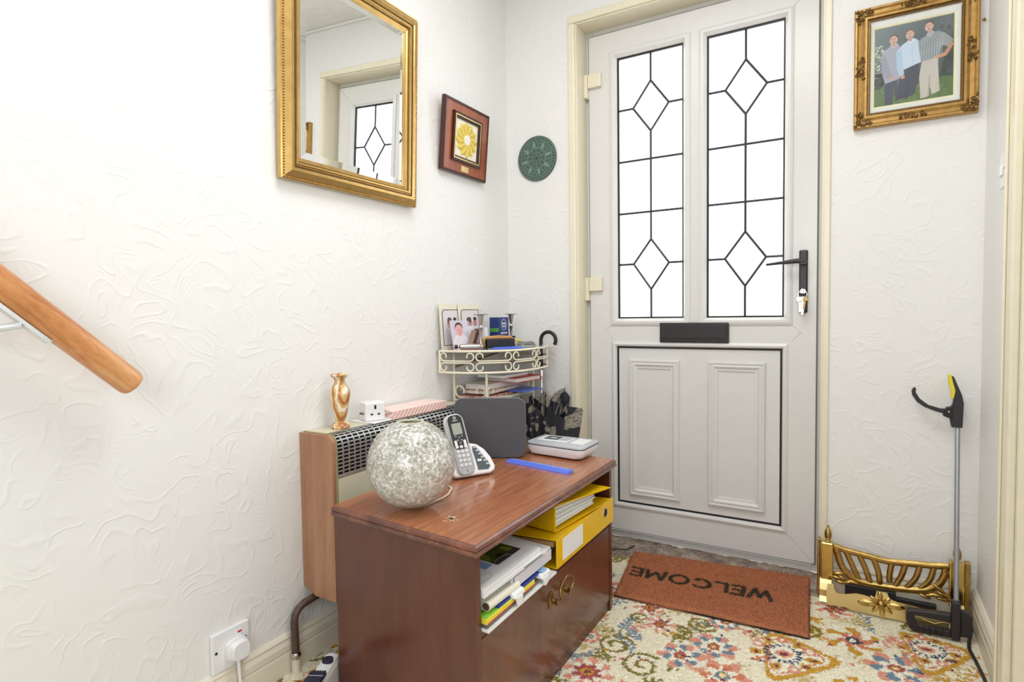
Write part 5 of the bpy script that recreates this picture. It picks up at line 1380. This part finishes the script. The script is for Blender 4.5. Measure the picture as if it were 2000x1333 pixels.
# ================================================================ DOORMAT
def doormat():
    t = thing('welcome_doormat', 'rust brown coir doormat reading WELCOME upside down before the door', 'doormat', (0, 0, 0))
    q00, q10, q11, q01 = (np.array(v) for v in ((.630, -.385, 0), (1.228, -.360, 0), (1.202, .052, 0), (.570, -.008, 0)))
    c = Canvas(.62, .385, .0027, (176, 112, 80)); U, V = c.X/c.w, c.Y/c.h
    X0, Y0 = c.X.copy(), c.Y.copy(); c.X = X0+.0016*rng.standard_normal(X0.shape); c.Y = Y0+.0016*rng.standard_normal(Y0.shape)
    # letters, read from the door side: start at right, tops towards the room
    L = {'W': [[(0, 1), (.25, 0), (.5, .8), (.75, 0), (1, 1)]], 'E': [[(1, 1), (0, 1), (0, 0), (1, 0)], [(0, .5), (.9, .5)]], 'L': [[(0, 1), (0, 0), (1, 0)]],
         'C': [[(.5+.5*cos(a), .5+.5*sin(a)) for a in np.linspace(.8, 2*pi-.8, 16)]], 'O': [[(.5+.5*cos(a), .5+.5*sin(a)) for a in np.linspace(0, 2*pi, 22)]],
         'M': [[(0, 0), (.12, 1), (.5, .15), (.88, 1), (1, 0)]]}
    INK = (58, 54, 44); x = .505; H = .064; cy = .196
    for ch, wd in zip('WELCOME', (.070, .036, .036, .056, .062, .066, .036)):
        for st in L[ch]: c.line([(x-p[0]*wd, cy+H/2-p[1]*H) for p in st], .0155, INK, .95)
        x -= wd+.019
    c.X, c.Y = X0, Y0
    c.C *= (1+.10*rng.standard_normal(c.C.shape[:2]))[..., None]; c.C = np.clip(c.C, .01, .9)
    edge = np.minimum(np.minimum(U, 1-U)*c.w, np.minimum(V, 1-V)*c.h)
    bump = .0012*rng.standard_normal(U.shape)
    z = .0215+bump-.012*np.clip(1-edge/.006, 0, 1) + .010*np.clip((V-.82)/.18, 0, 1)*(U**1.0)
    wob = .003*snoise(X0, Y0, 30, 55)
    P = ((1-U)*(1-V))[..., None]*q00+(U*(1-V))[..., None]*q10+(U*V)[..., None]*q11+((1-U)*V)[..., None]*q01
    P[..., 0] += wob; P[..., 1] += wob; P[..., 2] = z
    M['coir'] = vcol('coir_fibre', .95, .1, .3, 600)
    c.mesh_from('coir_surface', 'coir', P, t, False)
    # pile: thin fibres standing on the surface (uncountable)
    n = 26000; iu = rng.integers(0, c.nx, n); iv = rng.integers(0, c.ny, n); base = P[iv, iu]+np.c_[rng.uniform(-.0013, .0013, (n, 2)), np.zeros(n)]
    col = c.C[iv, iu]*(1+.25*rng.standard_normal((n, 1))); col = np.clip(col, .01, .9)
    d = rng.standard_normal((n, 3))*.0022; d[:, 2] = rng.uniform(.0025, .0055, n); s = rng.standard_normal((n, 3))*.0005; s[:, 2] = 0
    eN = edge[iv, iu] < .004; out = (P[iv, iu]-P.mean((0, 1))); out[:, 2] = 0; out /= np.linalg.norm(out, axis=1)[:, None]; d[eN] += out[eN]*.004
    Vv = np.empty((n*3, 3)); Vv[0::3] = base-s; Vv[1::3] = base+s; Vv[2::3] = base+d
    me = bpy.data.meshes.new('coir_pile'); me.vertices.add(n*3); me.vertices.foreach_set('co', Vv.reshape(-1).astype(np.float32)); me.loops.add(n*3); me.loops.foreach_set('vertex_index', np.arange(n*3, dtype=np.int32)); me.polygons.add(n); me.polygons.foreach_set('loop_start', (np.arange(n)*3).astype(np.int32)); me.update(calc_edges=True)
    at = me.color_attributes.new('Col', 'FLOAT_COLOR', 'POINT'); cc = np.ones((n*3, 4), np.float32); cc[:, :3] = np.repeat(col, 3, 0); at.data.foreach_set('color', cc.reshape(-1)); me.materials.append(M['coir'])
    o = bpy.data.objects.new('coir_pile', me); COL.objects.link(o); o.parent = t; o['kind'] = 'stuff'
    # rubber base
    pts = [tuple(q)[:2] for q in (q00, q10, q11, q01)]
    MB().prism([(p[0], p[1], .0085) for p in pts], 0, (0, 0, .004)).build('mat_base', 'void', t)
doormat()

# ================================================================ BRASS FENDER
def fender():
    yb = -.048
    t = thing('brass_fire_fret', 'pierced polished brass fire fret leaning against the back wall', 'fire fret', (0, 0, .010))
    zo = -.010
    def B(n_, a, b, mat='brass', bevel=.002): return MB().box(a, b).map(lambda p: p+Vector((0, 0, zo))).build(n_, mat, t, bevel=bevel)
    B('side_plate', (1.229, yb-.002, .016), (1.238, yb+.024, .206), 'brassd'); B('post', (1.240, yb-.022, .078), (1.277, yb+.012, .204), 'brass', .004)
    B('side_plate', (1.628, yb-.002, .016), (1.642, yb+.022, .204), 'brassd'); B('post', (1.588, yb-.022, .066), (1.626, yb+.012, .206), 'brass', .004)
    fin = [(.0, .054), (.003, .053), (.0045, .050), (.003, .046), (.006, .042), (.0105, .032), (.0115, .022), (.009, .010), (.004, .004), (.007, .0), (0, 0)]
    for x in (1.261, 1.608): MB().lathe(fin[::-1], 18, (x, yb-.004, .2045+zo), cap=False).build('finial', 'brassd', t, True)
    # scrolled feet
    for x in (1.256, 1.608):
        pts = [(x, yb-.018, .082), (x, yb-.032, .070), (x, yb-.038, .050), (x, yb-.036, .028), (x, yb-.045, .012)]
        mb = MB()
        for (a, b) in zip(pts[:-1], pts[1:]):
            mb.hexa([(a[0]-.017, a[1], a[2]+zo), (a[0]+.017, a[1], a[2]+zo), (a[0]+.017, a[1]+.004, a[2]+zo), (a[0]-.017, a[1]+.004, a[2]+zo)], [(b[0]-.017, b[1], b[2]+zo), (b[0]+.017, b[1], b[2]+zo), (b[0]+.017, b[1]+.004, b[2]+zo), (b[0]-.017, b[1]+.004, b[2]+zo)])
        mb.build('scroll_foot', 'brassb', t, True)
    def V(x, z, dy=0): return (x, yb+dy, z+zo)
    top = [(1.278, .190), (1.31, .182), (1.35, .177), (1.385, .173), (1.431, .168), (1.483, .172), (1.521, .176), (1.547, .178), (1.587, .184)]
    bot = [(1.300, .130), (1.318, .104), (1.340, .089), (1.378, .082), (1.423, .082), (1.471, .086), (1.515, .092), (1.545, .104), (1.568, .128), (1.582, .165)]
    def bar(name, pts, r, fl=.55):
        # catmull smoothing
        q = []
        for i in range(len(pts)-1):
            p0 = pts[max(i-1, 0)]; p1 = pts[i]; p2 = pts[i+1]; p3 = pts[min(i+2, len(pts)-1)]
            for k in range(5):
                s = k/5; q.append(tuple(.5*((2*p1[j])+(-p0[j]+p2[j])*s+(2*p0[j]-5*p1[j]+4*p2[j]-p3[j])*s*s+(-p0[j]+3*p1[j]-3*p2[j]+p3[j])*s**3) for j in range(2)))
        q.append(pts[-1]); return MB().tube([V(*p) for p in q], r, 10).map(lambda p: Vector((p.x, yb+(p.y-yb)*fl, p.z))).build(name, 'brassd', t, True)
    bar('top_rail', top, .0105); bar('bottom_rail', [(1.284, .185), (1.292, .155)]+bot, .0105)
    tops = [1.318, 1.356, 1.396, 1.436, 1.472, 1.510, 1.546, 1.575]; bots = [(1.352, .088), (1.384, .084), (1.410, .088), (1.436, .100), (1.452, .094), (1.480, .090), (1.514, .094), (1.546, .106)]
    zt_ = lambda x: np.interp(x, [p[0] for p in top], [p[1] for p in top])
    for xt, (xb, zb) in zip(tops, bots):
        if xt < 1.43: mid = (xt+.004+(xb-xt)*.35, .130)
        elif xt < 1.45: mid = (xt, .13)
        else: mid = (xt-.002+(xb-xt)*.1, .130)
        bar('bar', [(xt-.006 if xt < 1.43 else xt+.006, float(zt_(xt))), mid, (xb, zb)], .0085)
    # acanthus leaves in the lower corners
    def leaf(cx, cz, L, a, par, w_=.32, dy=-.004):
        MB().ball((cx, yb+dy, cz+zo), (L, .006, L*w_), 14, 8, Matrix.Rotation(-a, 4, 'Y')).build('leaf', 'brassd', par, True)
    for (cx, cz, L, a) in ((1.290, .100, .022, .15), (1.286, .086, .020, -.1), (1.305, .088, .018, -.5), (1.318, .076, .020, .35), (1.300, .073, .018, -.1), (1.336, .080, .018, -.2)): leaf(cx, cz, L, a, t)
    for (cx, cz, L, a) in ((1.566, .108, .022, -.7), (1.576, .094, .020, -.4), (1.560, .088, .020, -.1), (1.543, .086, .018, .4), (1.572, .080, .018, -.2), (1.530, .078, .016, -.3)): leaf(cx, cz, L, a, t)
    # fire basket front, black
    B('black_grate', (1.312, yb+.004, .022), (1.454, yb+.020, .066), 'blackm', .002); B('black_grate', (1.456, yb+.004, .018), (1.560, yb+.020, .052), 'blackm', .002)
    # bright shaped ash skirt with a flower
    sk = [(1.262, .006), (1.260, .046), (1.264, .072), (1.280, .074), (1.283, .058), (1.290, .048), (1.315, .050), (1.343, .058), (1.365, .058), (1.388, .054), (1.396, .060), (1.400, .078), (1.428, .078), (1.434, .062), (1.455, .056), (1.500, .054), (1.560, .046), (1.585, .030), (1.585, .004), (1.52, -.002), (1.475, .004), (1.414, .004), (1.370, .004), (1.338, .004), (1.315, .010), (1.290, .008)]
    yk = -.118; lean = .16
    s_ = MB().prism([(x, yk+z*lean*1.0, max(z, .0005)+zo+.0095) for x, z in sk], 0, (0, .003, 0)).build('ash_skirt', 'brassb', t)
    fx, fz = 1.412, .040
    for i in range(8):
        a = i*pi/4+.1; L = .032 if i % 2 == 0 else .026
        if i in (0, 4): L = .044
        Rm = Matrix.Rotation(-a, 4, 'Y'); c_ = Rm @ Vector((L*.85, 0, 0))
        MB().ball((fx+c_.x, yk-.004+(fz+c_.z)*lean, fz+c_.z*.8), (L*.62, .004, L*.24), 12, 6, Rm).build('petal', 'brass', t, True)
    MB().ball((fx, yk-.010+fz*lean, fz+.002), (.012, .009, .014), 14, 10).build('flower_boss', 'brassd', t, True)
fender()

def reacher():
    t = thing('litter_picker', 'black reaching grabber with aluminium shaft leaning upright by the fret', 'grabber', (1.598, -.165, .010))
    # local coordinates from base
    def L(x, y, z): return (x-1.598, y+.165, z-.010)
    MB().tube([L(1.596, -.150, .110), L(1.604, -.040, .622)], .0066, 14).build('shaft', 'foot', t, True)
    h = MB().box(L(1.584, -.168, .0105), L(1.606, -.140, .125)).build('handle_post', 'blackm', t, bevel=.004)
    MB().prism([L(1.476, -.165, .072), L(1.474, -.165, .040), L(1.482, -.165, .018), L(1.496, -.165, .011), L(1.584, -.165, .014), L(1.584, -.165, .034), L(1.500, -.165, .034), L(1.494, -.165, .060), L(1.584, -.165, .058), L(1.584, -.165, .084), L(1.492, -.165, .076)][::-1], 0, (0, .022, 0)).build('pistol_grip', 'blackm', t, bevel=.003)
    for i in range(5): MB().box(L(1.500+i*.015, -.168, .016), L(1.506+i*.015, -.164, .034)).build('grip_rib', 'black', t, bevel=.001)
    MB().prism([L(1.606, -.163, .022), L(1.634, -.163, .026), L(1.634, -.163, .086), L(1.620, -.163, .098), L(1.606, -.163, .100)], 0, (0, .020, 0)).build('heel', 'blackm', t, bevel=.003)
    MB().tube([L(1.515, -.150, .048), L(1.545, -.152, .043), L(1.568, -.150, .052), L(1.582, -.150, .050)], .0032, 8).build('brass_spring', 'antique', t, True)
    # head
    y0 = -.052
    MB().prism([L(1.588, y0, .616), L(1.615, y0, .616), L(1.617, y0, .690), L(1.612, y0, .716), L(1.592, y0, .770), L(1.584, y0, .774), L(1.582, y0, .768), L(1.590, y0, .752), L(1.594, y0, .728), L(1.591, y0, .690), L(1.583, y0, .672), L(1.582, y0, .650)], 0, (0, .018, 0)).build('fixed_jaw', 'blackm', t, bevel=.002)
    MB().prism([L(1.578, y0-.001, .776), L(1.585, y0-.001, .776), L(1.590, y0-.001, .752), L(1.596, y0-.001, .728), L(1.592, y0-.001, .704), L(1.586, y0-.001, .704), L(1.586, y0-.001, .730), L(1.580, y0-.001, .748)], 0, (0, .020, 0)).build('yellow_pad', 'yellowp', t, bevel=.001)
    MB().prism([L(1.493, y0, .734), L(1.498, y0, .730), L(1.497, y0, .718), L(1.508, y0, .698), L(1.530, y0, .680), L(1.560, y0, .671), L(1.590, y0, .672), L(1.590, y0, .655), L(1.572, y0, .655), L(1.545, y0, .663), L(1.520, y0, .673), L(1.500, y0, .688), L(1.488, y0, .708), L(1.486, y0, .724)], 0, (0, .014, 0)).build('moving_jaw', 'blackm', t, bevel=.002)
    MB().prism([L(1.566, y0-.003, .650), L(1.590, y0-.003, .640), L(1.590, y0-.003, .680), L(1.574, y0-.003, .676)], 0, (0, .020, 0)).build('pivot_block', 'black', t, bevel=.002)
    MB().lathe([(.003, 0), (.003, .002)], 10, L(1.580, y0-.0055, .664), 'y').build('rivet', 'chrome', t)
reacher()

tag(MB().tube([(1.655, -.02, .012), (1.640, -.09, .011), (1.628, -.150, .011), (1.622, -.20, .011), (1.628, -.26, .011), (1.634, -.34, .011), (1.637, -.42, .011), (1.630, -.52, .011), (1.60, -.7, .011)], .0045, 8).build('cable', 'blackc', None, True), 'black cable lying along the right skirting on the carpet', 'cable')
tag(MB().tube([(.40, -.13, .0125), (.47, -.055, .0125), (.50, -.025, .02), (.545, -.012, .022), (.56, .03, .026)], .003, 8).build('cable', 'blackc', None, True), 'thin black cable on the threshold behind the cabinet', 'cable')
